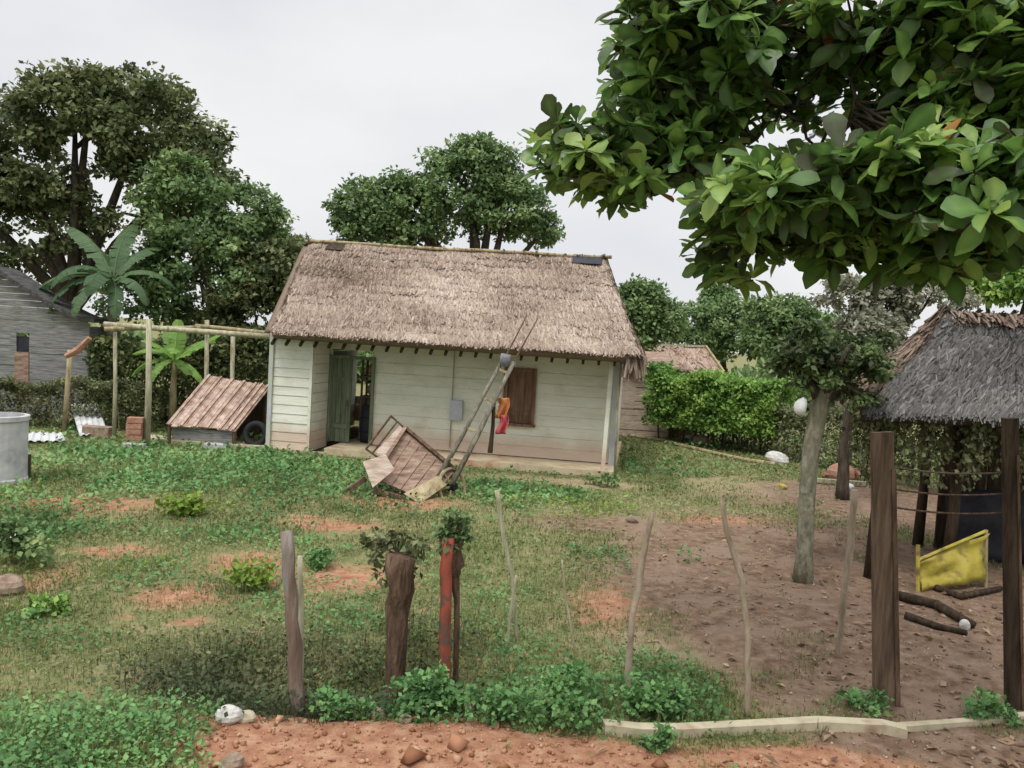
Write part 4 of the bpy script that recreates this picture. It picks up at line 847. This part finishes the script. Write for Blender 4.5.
sheet('dark_sheeting', (P(945, 492, 10.2), P(1030, 488, 10.2), P(1030, 565, 10.1), P(948, 560, 10.1)), M['bluedark'], 'blue black tarpaulin hanging inside the hut behind the yellow sheet', 'sheeting', .06, seed=2)
yb = G(925, 590); YY = yb.y
ye = empty('yellow_sheet', (yb.x+.3, YY, 0), 'faded yellow plastic sheet slung on short stakes under the hut edge', 'sheet')
sheet('sling', (P(919, 562, YY), P(984, 533, YY+.25), P(986, 580, YY+.15), P(922, 592, YY-.05)), M['yellow'], '', '', .05, seed=3, parent=ye)
for px, py0, py1, dy in ((918, 545, 594, -.02), (986, 530, 585, .22)):
    f = G(px, py1+4); mb = MB(); mb.tube([(P(px, py1, YY+dy).x, YY+dy, -.05), P(px, py0, YY+dy)], .022, 7); mb.build('stake', M['yellow'] if px < 950 else M['wood_tan'], ye)
mb = MB(); mb.tube([P(918, 560, YY-.02), P(986, 531, YY+.22)], .018, 7); mb.build('top_bar', M['yellow'], ye)
for pts, rr, lb in ((((898, 598), (935, 612), (972, 632)), .05, 'dark fallen log lying in front of the yellow sheet'), (((905, 622), (940, 632), (966, 640)), .035, 'thinner broken branch lying below the fallen log'), (((925, 585), (960, 600), (1000, 592)), .04, 'log lying under the yellow sheet')):
    q = [G(*a) for a in pts]; mb = MB(); mb.tube([Vector((p.x, p.y, Hs(p.x, p.y)+rr*.8)) for p in q], [rr, rr*.9, rr*.7], 9, .12); tag(mb.build('fallen_log', M['wood_dark'], None, smooth=True, base=(q[0].x, q[0].y, 0)), lb, 'log', 'logs by the hut')
q = G(964, 632); mb = MB(); mb.blob((q.x, q.y, Hs(q.x, q.y)+.03), .05, .04, .06, seed=9); tag(mb.build('pale_stone', M['stone'], None, smooth=True, base=q), 'pale stone at the end of the broken branch near the hut', 'stone')

# ------------------------------------------------------------------ kerbs
def kerb(label, pts, w, h):
    q = [G(*a) for a in pts]; mb = MB(); L_, R_ = [], []
    for i, p in enumerate(q):
        t = (q[min(i+1, len(q)-1)]-q[max(i-1, 0)]).normalized(); n = Vector((-t.y, t.x, 0)); z = Hs(p.x, p.y); j = random.uniform(-.004, .004)
        L_.append((Vector((p.x, p.y, z))-n*w*.5)+n*j); R_.append(Vector((p.x, p.y, z))+n*w*.5)
    for i in range(len(q)-1):
        mb.quadbox([L_[i]-Vector((0, 0, .1)), L_[i+1]-Vector((0, 0, .1)), R_[i+1]-Vector((0, 0, .1)), R_[i]-Vector((0, 0, .1)), L_[i]+Vector((0, 0, h)), L_[i+1]+Vector((0, 0, h)), R_[i+1]+Vector((0, 0, h)), R_[i]+Vector((0, 0, h))])
    return tag(mb.build('concrete_kerb', M['concrete'], None, base=q[0]), label, 'kerb')
kerb('pale concrete kerb strip along the red earth with a broken pointed right end', [(603, 732), (640, 731), (680, 731), (750, 729), (820, 728), (885, 729), (906, 732)], .09, .06)
kerb('dull half buried kerb strip running on to the right edge', [(900, 726), (940, 723), (985, 719), (1060, 712)], .06, .035)

# ------------------------------------------------------------------ left side: plank house, frame, shelter
YL = 18.3
a0 = P(-70, 440, YL); a1 = P(82, 440, YL-.2); zc = P(82, 322, YL).z; za = P(-5, 268, YL).z; apx = a0.x
ph = empty('plank_house', ((a0.x+a1.x)/2, YL, 0), 'grey weathered plank house with a dark gable edge at the left', 'house')
def gtop(x):
    t = (a1.x-x)/(a1.x-P(-5, 300, YL).x); return zc+(za-zc)*(t if t < 1 else max(0, 2.0-t)*1.0)**1.25 if t > 0 else zc
mb = MB(); z = 0.02; wx0, wx1 = P(17, 330, YL).x, P(30, 330, YL).x; apex_x = P(-5, 300, YL).x
def xat(zz):
    if zz <= zc: return a1.x
    t = min(1, ((zz-zc)/(za-zc))**.8); return a1.x-t*(a1.x-apex_x)
while z < za-.02:
    zt_ = min(z+.134, za-.01)
    zwin = P(20, 334, YL).z; segs = [(a0.x, None)] if z > zwin-.06 or z < .3 else [(a0.x, wx0), (wx1, None)]
    for s0, s1 in segs:
        j = random.uniform(-.01, .01); xb = s1 if s1 is not None else xat(z); xt = s1 if s1 is not None else xat(zt_)
        if z > zc: s0 = max(s0, 2*apex_x-xat(zt_))
        mb.quadbox([(s0, YL-.015+j, z), (xb, YL-.015+j, z), (xb, YL+.015+j, z), (s0, YL+.015+j, z), (s0, YL-.015+j, zt_), (xt, YL-.015+j, zt_), (xt, YL+.015+j, zt_), (s0, YL+.015+j, zt_)])
    z += .14
mb.build('plank_wall', M['wood_grey'], ph)
mb = MB(); mb.bar((a1.x-.02, YL+.02, 1.0), (a1.x+.0, YL+1.4, 1.0), .04, 2.1); mb.build('side_wall', M['wood_grey'], ph)
pr = [Vector((a1.x+.18-(a1.x+.18-a0.x)*i/14, YL-.22, 0)) for i in range(15)]
for p in pr: p.z = gtop(p.x)+.0
mb = MB()
for i in range(14): 
    A_, B2 = pr[i], pr[i+1]; mb.quadbox([A_, B2, B2+Vector((0, .9, 0)), A_+Vector((0, .9, 0)), A_+Vector((0, 0, .09)), B2+Vector((0, 0, .09)), B2+Vector((0, .9, .09)), A_+Vector((0, .9, .09))])
mb.build('roof', mat('dark grey roofing', [(.03, .03, .03), (.07, .068, .065), (.12, .115, .11)], 5, (3, .6, 3), bump=.6), ph)
wx = (P(17, 330, YL).x+P(30, 330, YL).x)/2; zt = P(20, 334, YL).z
mb = MB(); mb.bar((wx, YL+.04, .3), (wx, YL+.04, zt-.05), .34, .03); mb.build('window', M['bluedark'], ph)
# poles / posts at left
def pole(name, label, foot, top, r, m, Y=None, group=None):
    f = G(*foot); Y = Y or f.y; a = Vector((P(foot[0], foot[1], Y).x, Y, -.05)); b = P(top[0], top[1], Y); mb = MB(); mb.tube([a, lerp(a, b, .5)+Vector((random.uniform(-.02, .02), 0, 0)), b], [r, r*.95, r*.85], 8, .06)
    return tag(mb.build(name, m, None, smooth=True, base=(a.x, Y, 0)), label, 'post', group)
p_ = pole('fence_post', 'pale post topped by a pinkish board in front of the plank house', (19, 425), (20, 380), .05, M['wood_tan']);
mb = MB(); Yp = p_.location.y; mb.bar(P(22, 402, Yp-.06), P(22, 352, Yp-.06), .28, .05, up=(0, 1, 0)); mb.build('board', M['wood_pink'], p_)
pole('fence_post', 'leaning tan post at the right corner of the plank house', (64, 432), (70, 350), .05, M['wood_tan'])
q = G(85, 436); mb = MB(); mb.tube([P(66, 356, q.y), P(78, 350, q.y), P(90, 338, q.y)], [.05, .07, .05], 7, .15); tag(mb.build('dry_branch', M['brick'], None, base=P(66, 356, q.y)), 'reddish brown dry branch lying across the top of the leaning tan post', 'branch')
FGp = 'poles of the unfinished frame'
frame = empty('pole_frame', (G(147, 446).x, G(147, 446).y, 0), 'open frame of peeled pale poles reaching from banana plants to the house', 'frame')
f1 = G(113, 441); f2 = G(147, 446)
Yf = 15.7
def fpole(a, b, r, Ya, Yb=None):
    p0 = P(*a, Ya); p1 = P(*b, Yb or Ya); mb = MB(); mb.tube([p0, lerp(p0, p1, .33)+Vector((0, 0, random.uniform(-.02, .02))), lerp(p0, p1, .66), p1], r, 8, .07); return mb
for foot, top, r in (((114, 440), (115, 332), .04), ((147, 446), (149, 319), .06)):
    f = G(*foot); mb = MB(); p1 = P(top[0], top[1], f.y); mb.tube([(f.x, f.y, -.05), lerp(f, p1, .5)+Vector((.015, 0, 0)), p1], [r, r*.95, r*.85], 8, .06); mb.build('upright', M['wood_pale'], frame, smooth=True)
for foot, top in (((206, 437), (207, 320)), ((231, 438), (233, 336))):
    f = G(*foot); f = Vector((P(foot[0], foot[1], 17.1).x, 17.1, 0)); p1 = P(top[0], top[1], 17.1); mb = MB(); mb.tube([(f.x, 17.1, -.05), p1], .045, 8); mb.build('upright', M['wood_pale'], frame, smooth=True)
fpole((104, 324), (276, 337), .05, 15.75, 15.9).build('beam', M['wood_pale'], frame, smooth=True)
fpole((104, 329), (200, 328), .045, 15.6, 16.4).build('beam', M['wood_tan'], frame, smooth=True)
fpole((196, 326), (278, 334), .04, 17.0, 16.2).build('beam', M['wood_tan'], frame, smooth=True)
# low shelter with ribbed plank roof
sf = P(200, 440, 16.2); sh_ = empty('low_shelter', (sf.x, 16.2, 0), 'low shelter with a sloping ribbed reddish plank roof beside the house', 'shelter')
ra, rb_, rc, rd = P(207, 375, 17.0), P(271, 386, 16.9), P(236, 431, 15.7), P(165, 425, 15.75)
mb = MB(); n = 11; N_ = (rb_-ra).cross(rd-ra).normalized(); N_ = N_ if N_.z > 0 else -N_
for k in range(n):
    t0, t1 = k/n, (k+.93)/n; e1_ = random.uniform(-.03, .03)
    mb.poly([lerp(ra, rb_, t0), lerp(ra, rb_, t1), lerp(rd, rc, t1)+(rd-ra)*e1_, lerp(rd, rc, t0)+(rd-ra)*e1_], -N_*.025)
    if k % 2 == 0 or k > 7:
        a_, b_ = lerp(ra, rb_, t0+.5/n)+N_*.018, lerp(rd, rc, t0+.5/n)+N_*.018; mb.bar(a_, b_, .045, .035, up=N_)
mb.build('ribbed_roof', mat('bleached ribbed roof', [(.24, .15, .11), (.42, .30, .24), (.60, .48, .40)], 7, bump=.6), sh_)
for p in (ra, rb_, rc, rd):
    mb = MB(); c_ = lerp(p, (ra+rb_+rc+rd)/4, .08); mb.tube([(c_.x, c_.y, -.05), c_-N_*.03], .035, 7); mb.build('leg', M['wood_brown'], sh_)
mb = MB(); mb.bar((rd.x+.1, rd.y+.12, .17), (rc.x-.1, rc.y+.12, .17), .03, .26); mb.build('front_boards', M['wood_grey'], sh_)
mb = MB(); mb.bar((rb_.x, rb_.y+.15, .45), (ra.x, ra.y+.15, .45), .04, .9); mb.build('back_boards', M['wood_dark'], sh_)
q = P(256, 425, 15.9); mb = MB(); ring = [Vector((q.x+math.cos(t)*.19, 15.9+math.sin(t)*.05, .26+math.sin(t)*.19)) for t in np.linspace(0, 2*math.pi, 25)]; mb.tube(ring, .06, 9, caps=False)
tag(mb.build('old_tyre', M['black'], None, smooth=True, base=(q.x, 15.9, 0)), 'old black tyre leaning at the right end of the low shelter', 'tyre')
q = G(135, 446); mb = MB()
for k in range(5): mb.box((q.x+random.uniform(-.02, .02), q.y, .055+k*.105), .26, .2, .095, Matrix.Rotation(random.uniform(-.2, .2), 3, 'Z'))
tag(mb.build('brick_stack', M['brick'], None, base=(q.x, q.y, 0)), 'narrow stack of soft red bricks at the foot of the thick pale upright', 'bricks')
for px, py, sx, lb in ((134, 449, .35, 'pale grey cement block on the grass below the brick stack'), (216, 449, .4, 'pale grey cement block on the grass below the low shelter')):
    q = G(px, py); mb = MB(); mb.box((q.x, q.y, .045), sx, .22, .1, Matrix.Rotation(random.uniform(-.2, .2), 3, 'Z')); tag(mb.build('cement_block', M['greyconc'], None, base=(q.x, q.y, 0)), lb, 'block', 'cement blocks on the grass')
q = G(200, 446); mb = MB(); mb.box((q.x, q.y+.25, .03), 2.6, .5, .09, Matrix.Rotation(math.radians(-6), 3, 'Z')); tag(mb.build('cement_strip', M['concrete'], None, base=(q.x, q.y+.25, 0)), 'long low cement strip under the low shelter', 'cement strip')
# zinc sheets
def zinc(c4, label, m='zinc'):
    a, b, c, d = c4; mb = MB(); n = 24; th = Vector((0, 0, .004)); N_ = (b-a).cross(d-a).normalized(); base = 0
    for s in (0, 1):
        for k in range(n+1):
            t = k/n; o = N_*(.016*math.sin(t*n*1.3))+N_*(.004*s); mb.v += [lerp(a, b, t)+o, lerp(d, c, t)+o]
    for k in range(n): i = 2*k; mb.f.append((i, i+2, i+3, i+1)); j = i+2*(n+1); mb.f.append((j, j+1, j+3, j+2))
    o_ = mb.build('zinc_sheet', M[m], None, base=d); return tag(o_, label, 'metal sheet', 'loose zinc sheets')
zinc((G(62, 425)+Vector((0, .3, .42)), G(90, 425)+Vector((0, .3, .42)), G(110, 437)+Vector((0, -.1, .10)), G(82, 438)+Vector((0, -.1, .06))), 'pale zinc sheet propped at a slant in front of the brush fence')
zinc((G(28, 432, .12), G(62, 433, .12), G(66, 441, .05), G(24, 441, .05)), 'pale zinc sheet lying flat beside the cement tank')
# things under the sheet
q = G(95, 440); mb = MB(); mb.box((q.x-.1, q.y+.35, .1), .5, .3, .22); tag(mb.build('stone_block', M['stone_brown'], None, base=(q.x-.1, q.y+.35, 0)), 'brown stone block propping the slanted zinc sheet', 'block')
# cement tank at left edge
q = G(-14, 487); tk = empty('cement_tank', (q.x, q.y+.35, 0), 'pale grey round cement tank at the left edge of the yard', 'tank')
mb = MB(); c = Vector((q.x-.08, q.y+.35, 0)); R = .37; N2 = 28; prof = [(R*1.03, -.05), (R*1.03, .06), (R, .08), (R, .84), (R*1.05, .86), (R*1.05, .92), (R*.88, .925), (R*.88, .45)]
for r_, z_ in prof:
    for k in range(N2): t = 2*math.pi*k/N2; mb.v.append(c+Vector((r_*math.cos(t), r_*math.sin(t), z_)))
for i in range(len(prof)-1):
    for k in range(N2): a = i*N2+k; b = i*N2+(k+1) % N2; mb.f.append((a, b, b+N2, a+N2))
mb.f.append(tuple((len(prof)-1)*N2+k for k in range(N2))); mb.build('tank_wall', M['greyconc'], tk, smooth=False)
q = G(27, 478); mb = MB(); mb.bar((q.x-.02, q.y, 0), (q.x-.02, q.y, .33), .09, .1); tag(mb.build('wood_stub', M['wood_dark'], None, base=q), 'short dark wooden stub beside the cement tank', 'post')
# ------------------------------------------------------------------ right middle distance
Yb = 21.5; s0 = P(622, 432, Yb); s1 = P(668, 432, Yb)
pw = empty('plank_shed', ((s0.x+s1.x)/2, Yb, 0), 'reddish plank shed partly hidden behind the right end of the house', 'shed')
mb = MB(); zt = P(645, 366, Yb).z; z = 0
while z < zt: mb.bar((s0.x-.8, Yb+random.uniform(-.02, .02), z+.09), (s1.x, Yb+random.uniform(-.02, .02), z+.09+random.uniform(-.015, .015)), .03, .16); z += .18
mb.build('plank_wall', M['board_light'], pw)
mb = MB(); mb.bar((s1.x, Yb, zt/2), (s1.x+.1, Yb+2.2, zt/2), .03, zt); mb.build('side_wall', M['wood_pink'], pw)
mb = MB(); mb.quadbox([Vector(v) for v in ((s0.x-.9, Yb-.3, zt), (s1.x+.15, Yb-.3, zt-.03), (s1.x+.2, Yb+2.4, zt+.3), (s0.x-.9, Yb+2.4, zt+.3), (s0.x-.9, Yb-.3, zt+.05), (s1.x+.15, Yb-.3, zt+.02), (s1.x+.2, Yb+2.4, zt+.35), (s0.x-.9, Yb+2.4, zt+.35))]); mb.build('roof', M['wood_pink'], pw)
q = G(672, 436); mb = MB(); mb.box((q.x, q.y+.1, .13), .8, .5, .3, Matrix.Rotation(.1, 3, 'Z')); tag(mb.build('brick_step', M['brick'], None, base=(q.x, q.y, 0)), 'low reddish brick step at the foot of the plank shed', 'step')
mb = MB(); mb.box((q.x+.15, q.y+.5, .55), .42, .4, 1.05); tag(mb.build('dark_cuboid', M['bluedark'], None, base=(q.x+.15, q.y+.5, 0)), 'dark upright crate standing in for the dark doorway behind the brick step', 'cuboid')  # added dark box, stands in for the shed's dark doorway
# far house roof
Yr = 27; fh = empty('far_house', (P(670, 400, Yr).x, Yr+1.5, 0), 'far low house with a pinkish roof above the bright hedge', 'house')
r0, r1 = P(600, 346, Yr+2), P(704, 348, Yr+2); e0, e1 = P(590, 363, Yr), P(722, 374, Yr)
thatch(fh, 'roof', leafmat('pink far roof', [(.22, .14, .10), (.33, .235, .18), (.44, .34, .28)], rough=.9, trans=0), e0, e1, r0, r1, n=2500, length=.5, width=.05, seed=71, sag=0)
thatch(fh, 'back_roof', M['thatch'], e1+Vector((0, 4, 0)), e0+Vector((0, 4, 0)), r1, r0, n=800, length=.5, width=.05, seed=72, sag=0)
mb = MB(); mb.bar((e0.x+.3, Yr+.4, e0.z/2), (e1.x-.3, Yr+.4, e1.z/2), .1, e1.z); mb.bar((e1.x-.35, Yr+.5, e1.z/2), (e1.x-.35, Yr+3.6, e1.z/2), .1, e1.z); mb.build('wall', M['wall'], fh)
mb = MB(); mb.bar(r0+Vector((0, -.05, .06)), r1+Vector((0, -.05, .06)), .12, .08); mb.build('ridge_board', M['wood_pale'], fh)
mb = MB(); mb.bar(e1+Vector((.05, -.05, .05)), r1+Vector((.05, -.05, .05)), .06, .1); mb.build('verge_board', M['wood_tan'], fh)
# border line, stones
pts = [(632, 437), (662, 442), (690, 449), (720, 456), (748, 462), (775, 466)]
qs = [G(*p) for p in pts]; mb = MB(); mb.tube([Vector((p.x, p.y, .035)) for p in qs], .045, 7, .1); tag(mb.build('border_pole', M['wood_tan'], None, base=qs[0]), 'long pale pole edging the grass in front of the hedge', 'pole')
for i, (px, py, r_, m, lb) in enumerate(((777, 464, .20, 'stone', 'big pale boulder at the near end of the border pole'), (701, 446, .20, 'stone_brown', 'brown rock beside the border pole in front of the hedge'), (690, 441, .13, 'stone', 'small pale rock behind the brown rock by the hedge'), (228, 722, .075, 'stone', 'whitish rock on the edge of the red soil at lower left'), (247, 720, .045, 'concrete', 'small yellowish stone beside the whitish rock'), (230, 765, .06, 'stone_brown', 'brownish stone at the bottom edge in the red soil'), (405, 722, .04, 'stone_brown', 'small dark stone on the red soil below the stump post'),
        (378, 712, .045, 'stone_brown', 'dull stone at the edge of the hollow between post and stump'), (848, 489, .07, 'white', 'white scrap lying behind the pale brown stake'), (783, 489, .06, 'yellow', 'yellowish scrap on the grass left of the yard tree'), (470, 712, .05, 'stone_brown', 'grey brown stone under the weeds below the red post'), (12, 545, .12, 'stone', 'pale stone at the left edge under the shrub'), (8, 590, .12, 'stone_brown', 'pinkish brown stone at the left edge of the yard'))):
    q = G(px, py); mb = MB(); z = Hs(q.x, q.y); mb.blob((q.x, q.y, z+r_*.5), r_*1.15, r_, r_*.8, seed=100+i, rough=.3, seg=11, rings=7); tag(mb.build('scrap' if 'scrap' in lb else 'rock', M[m], None, smooth=False, base=(q.x, q.y, z)), lb, 'scrap' if 'scrap' in lb else 'rock')
q = G(842, 478); mb = MB(); mb.blob((q.x, q.y, .02), .30, .3, .26, seed=140, rough=.5, seg=16, rings=11)
for k in range(16): mb.box((q.x+random.gauss(0, .2), q.y-.1+random.gauss(0, .14), random.uniform(.02, .2)), .12, .08, .06, Matrix.Rotation(random.uniform(0, 3), 3, (random.random(), random.random(), 1)))
tag(mb.build('earth_heap', M['brick'], None, smooth=False, base=(q.x, q.y, 0)), 'low reddish heap of earth and rubble behind the yard tree', 'heap')
q2 = G(812, 483); mb = MB(); mb.bar((q2.x-.1, q2.y, .06), (q2.x+1.1, q2.y-.1, .06), .09, .07); tag(mb.build('pale_plank', M['wood_pale'], None, base=(q2.x, q2.y, 0)), 'pale plank on the ground in front of the reddish heap', 'plank')

# ------------------------------------------------------------------ countable plants in the yard
def plant(name, label, px, py, w, h, n, lm, leaf, seed, stems=6, group=None, Y=None):
    rg = np.random.default_rng(seed); q = G(px, py); z = Hs(q.x, q.y); e = empty(name, (q.x, q.y, z), label, 'plant', group)
    (V, fl, t), cc = foliage([((q.x+rg.normal(0, w*.5), q.y+rg.normal(0, w*.35), z+h*kk*.55), w*.62*kk, w*.55*kk, h*.5*kk) for kk in (1, .85, .7, .6, .5)], n, 16, leaf, leaf*1.6, rg, droop=.0, aspect=1.3); V[:, 2] = np.maximum(V[:, 2], z+.005)
    npmesh('leaves', V, fl, lm, e, tint=t); mb = MB()
    for k in range(stems): c = Vector(cc[rg.integers(len(cc))]); mb.tube([(q.x+rg.normal(0, w*.1), q.y, z-.02), lerp(Vector((q.x, q.y, z)), c, .6)+Vector((0, 0, .02)), c], [.006, .005, .003], 5)
    mb.build('stems', M['wood_tan'], e)
WG = 'weed clumps along the old fence'
plant('weed_clump', 'leafy green weed clump at the foot of the stump post', 420, 715, .22, .26, 60, L['weed'], .045, 81, group=WG)
plant('weed_clump', 'largest leafy green weed clump, right of the red post above the kerb', 528, 722, .33, .30, 100, L['weed'], .042, 82, group=WG)
plant('weed_clump', 'green weed clump between the leaning stake and the bent stake', 668, 712, .24, .22, 60, L['weed'], .042, 83, group=WG)
plant('weed_clump', 'low green weed clump on the dark hollow edge left of the stump post', 352, 712, .16, .18, 40, L['weed'], .042, 84, group=WG)
plant('weed_clump', 'small green weed growing over the front of the kerb', 657, 748, .07, .12, 14, L['weed'], .04, 85, group=WG)
plant('weed_clump', 'bluish weed tuft at the foot of the tall dark board post', 868, 708, .16, .12, 20, L['weed'], .04, 86, group=WG)
plant('weed_clump', 'green weed tuft at the foot of the right edge post', 985, 716, .16, .16, 24, L['weed'], .045, 87, group=WG)
plant('leafy_shrub', 'leafy green shrub on a thin stem at the left edge of the yard', 22, 560, .27, .42, 46, L['mid'], .07, 88)
plant('young_plant', 'light spiky young plant in the grass left of the cart', 182, 512, .25, .22, 16, L['weed_lime'], .09, 89)
plant('young_plant', 'yellow green young plant left of the rough grey brown post', 245, 585, .16, .28, 22, L['weed_lime'], .06, 90)
plant('young_plant', 'yellow green young plant right of the rough grey brown post', 318, 565, .13, .22, 16, L['weed'], .06, 91)
plant('young_plant', 'bright young plant in the grass at far left of the red patches', 58, 612, .12, .14, 14, L['bright'], .06, 92)
plant('young_plant', 'small bush by the right corner of the porch', 600, 486, .25, .2, 20, L['mid'], .06, 93)
# vine leaves on the stump top and red post top
for px, py, w_, s_, lb in ((398, 542, .19, 94, 'vine leaves curled over the top of the stump post'), (455, 525, .10, 95, 'sprig of green leaves on top of the red post')):
    Y = G(395, 670).y; c = P(px, py, Y); rg = np.random.default_rng(s_); e = empty('vine_sprig', c, lb, 'vine')
    bl = [(tuple(c+Vector((rg.normal(0, w_*.55), rg.normal(0, .05), rg.normal(.02, w_*.35)))), w_*rg.uniform(.25, .5), .08, w_*rg.uniform(.15, .3)) for _ in range(6)]+[(tuple(c+Vector((sx_*w_*.7, -.02, -w_*dz_))), .035, .035, w_*.6) for sx_, dz_ in ((-1, .6), (.8, .9), (-.5, 1.3))]
    (V, fl, t), cc = foliage(bl, 48, 9, .055, .05, rg, droop=.5, aspect=1.2); npmesh('leaves', V, fl, L['mid'] if s_ == 95 else L['vine'], e, tint=t); mb = MB()
    for k in range(9): q = Vector(cc[rg.integers(len(cc))]); mb.tube([c-Vector((0, 0, .08)), lerp(c, q, .5)+Vector((0, 0, .04)), q], .006, 5)
    mb.build('stems', M['bark'], e)
# extra weeds sprinkled through the yard (countable small plants)
rgp = random.Random(5)
# ------------------------------------------------------------------ distant ground cover behind everything
rg = np.random.default_rng(200); n = 26000; ang = rg.uniform(-.75, .75, n); dist = rg.uniform(36, 44, n); x = np.sin(ang)*dist; y = np.cos(ang)*dist; hh = 1.5+.7*mknoise(66, scale=.3)(x, y*0); z = rg.random(n)*hh
V, fl, t = scatter(T_leaf, F_leaf, np.column_stack([x, y, z]), rg.normal(0, 1, (n, 3)), rg.normal(0, .5, (n, 3))+np.array([0, 0, .8]), rg.uniform(.4, .8, n), rg.uniform(.4, .8, n)); tag(npmesh('far_thicket', V, fl, L['mid'], tint=t), 'distant green thicket closing the view', 'thicket', kind='stuff')

# ------------------------------------------------------------------ sky, sun, camera
w = bpy.data.worlds.new('World'); bpy.context.scene.world = w; w.use_nodes = True; nt = w.node_tree; N = nt.nodes; N.clear()
EL, AZ = math.radians(58), math.radians(205)
sky = N.new('ShaderNodeTexSky'); sky.sky_type = 'NISHITA'; sky.sun_disc = False; sky.sun_elevation = EL; sky.sun_rotation = AZ; sky.dust_density = 3
bg1 = N.new('ShaderNodeBackground'); bg1.inputs['Strength'].default_value = .12; lnk(nt, sky.outputs[0], bg1.inputs['Color'])
tc = N.new('ShaderNodeTexCoord'); mp = N.new('ShaderNodeMapping'); mp.inputs['Scale'].default_value = (1, 1, 2.2); lnk(nt, tc.outputs['Generated'], mp.inputs[0])
nz = N.new('ShaderNodeTexNoise'); nz.inputs['Scale'].default_value = 2.2; nz.inputs['Detail'].default_value = 5; lnk(nt, mp.outputs[0], nz.inputs['Vector'])
rp = N.new('ShaderNodeValToRGB'); lnk(nt, nz.outputs['Fac'], rp.inputs['Fac']); e = rp.color_ramp.elements; e[0].position = .35; e[0].color = (.71, .72, .755, 1); e[1].position = .62; e[1].color = (.84, .84, .835, 1)
bg2 = N.new('ShaderNodeBackground'); bg2.inputs['Strength'].default_value = 1.0; lnk(nt, rp.outputs[0], bg2.inputs['Color'])
# an overcast sky is brighter towards the zenith
sz = N.new('ShaderNodeSeparateXYZ'); lnk(nt, tc.outputs['Generated'], sz.inputs[0]); mr = N.new('ShaderNodeMapRange'); mr.interpolation_type = 'SMOOTHSTEP'
mr.inputs['From Min'].default_value = .42; mr.inputs['From Max'].default_value = 1.0; mr.inputs['To Min'].default_value = 1.0; mr.inputs['To Max'].default_value = 2.9; lnk(nt, sz.outputs['Z'], mr.inputs['Value']); lnk(nt, mr.outputs[0], bg2.inputs['Strength'])
mx = N.new('ShaderNodeMixShader'); mx.inputs[0].default_value = .93; lnk(nt, bg1.outputs[0], mx.inputs[1]); lnk(nt, bg2.outputs[0], mx.inputs[2])
ow = N.new('ShaderNodeOutputWorld'); lnk(nt, mx.outputs[0], ow.inputs[0])
sd = bpy.data.lights.new('sun', 'SUN'); sd.energy = 1.5; sd.angle = math.radians(14); sd.color = (1, .97, .92); so = bpy.data.objects.new('sun', sd); C.objects.link(so)
dirv = Vector((math.sin(AZ)*math.cos(EL), math.cos(AZ)*math.cos(EL), math.sin(EL))); so.rotation_euler = dirv.to_track_quat('Z', 'Y').to_euler(); so.location = (0, 0, 30)
cd = bpy.data.cameras.new('camera'); cam = bpy.data.objects.new('camera', cd); C.objects.link(cam); cd.sensor_width = 36; cd.lens = F/1024*36; cd.clip_start = .05; cd.clip_end = 1500
fwd = Vector((0, math.cos(PITCH), -math.sin(PITCH))); upv = Vector((0, math.sin(PITCH), math.cos(PITCH))); rt = Vector((1, 0, 0))
c_, s_ = math.cos(ROLL), math.sin(ROLL); X = rt*c_+upv*s_; Y = -rt*s_+upv*c_; Z = -fwd
cam.matrix_world = Matrix(((X.x, Y.x, Z.x, 0), (X.y, Y.y, Z.y, 0), (X.z, Y.z, Z.z, EY), (0, 0, 0, 1)))
sc = bpy.context.scene; sc.camera = cam; sc.view_settings.view_transform = 'Standard'; sc.view_settings.look = 'None'; sc.view_settings.exposure = .15; sc.view_settings.gamma = 1
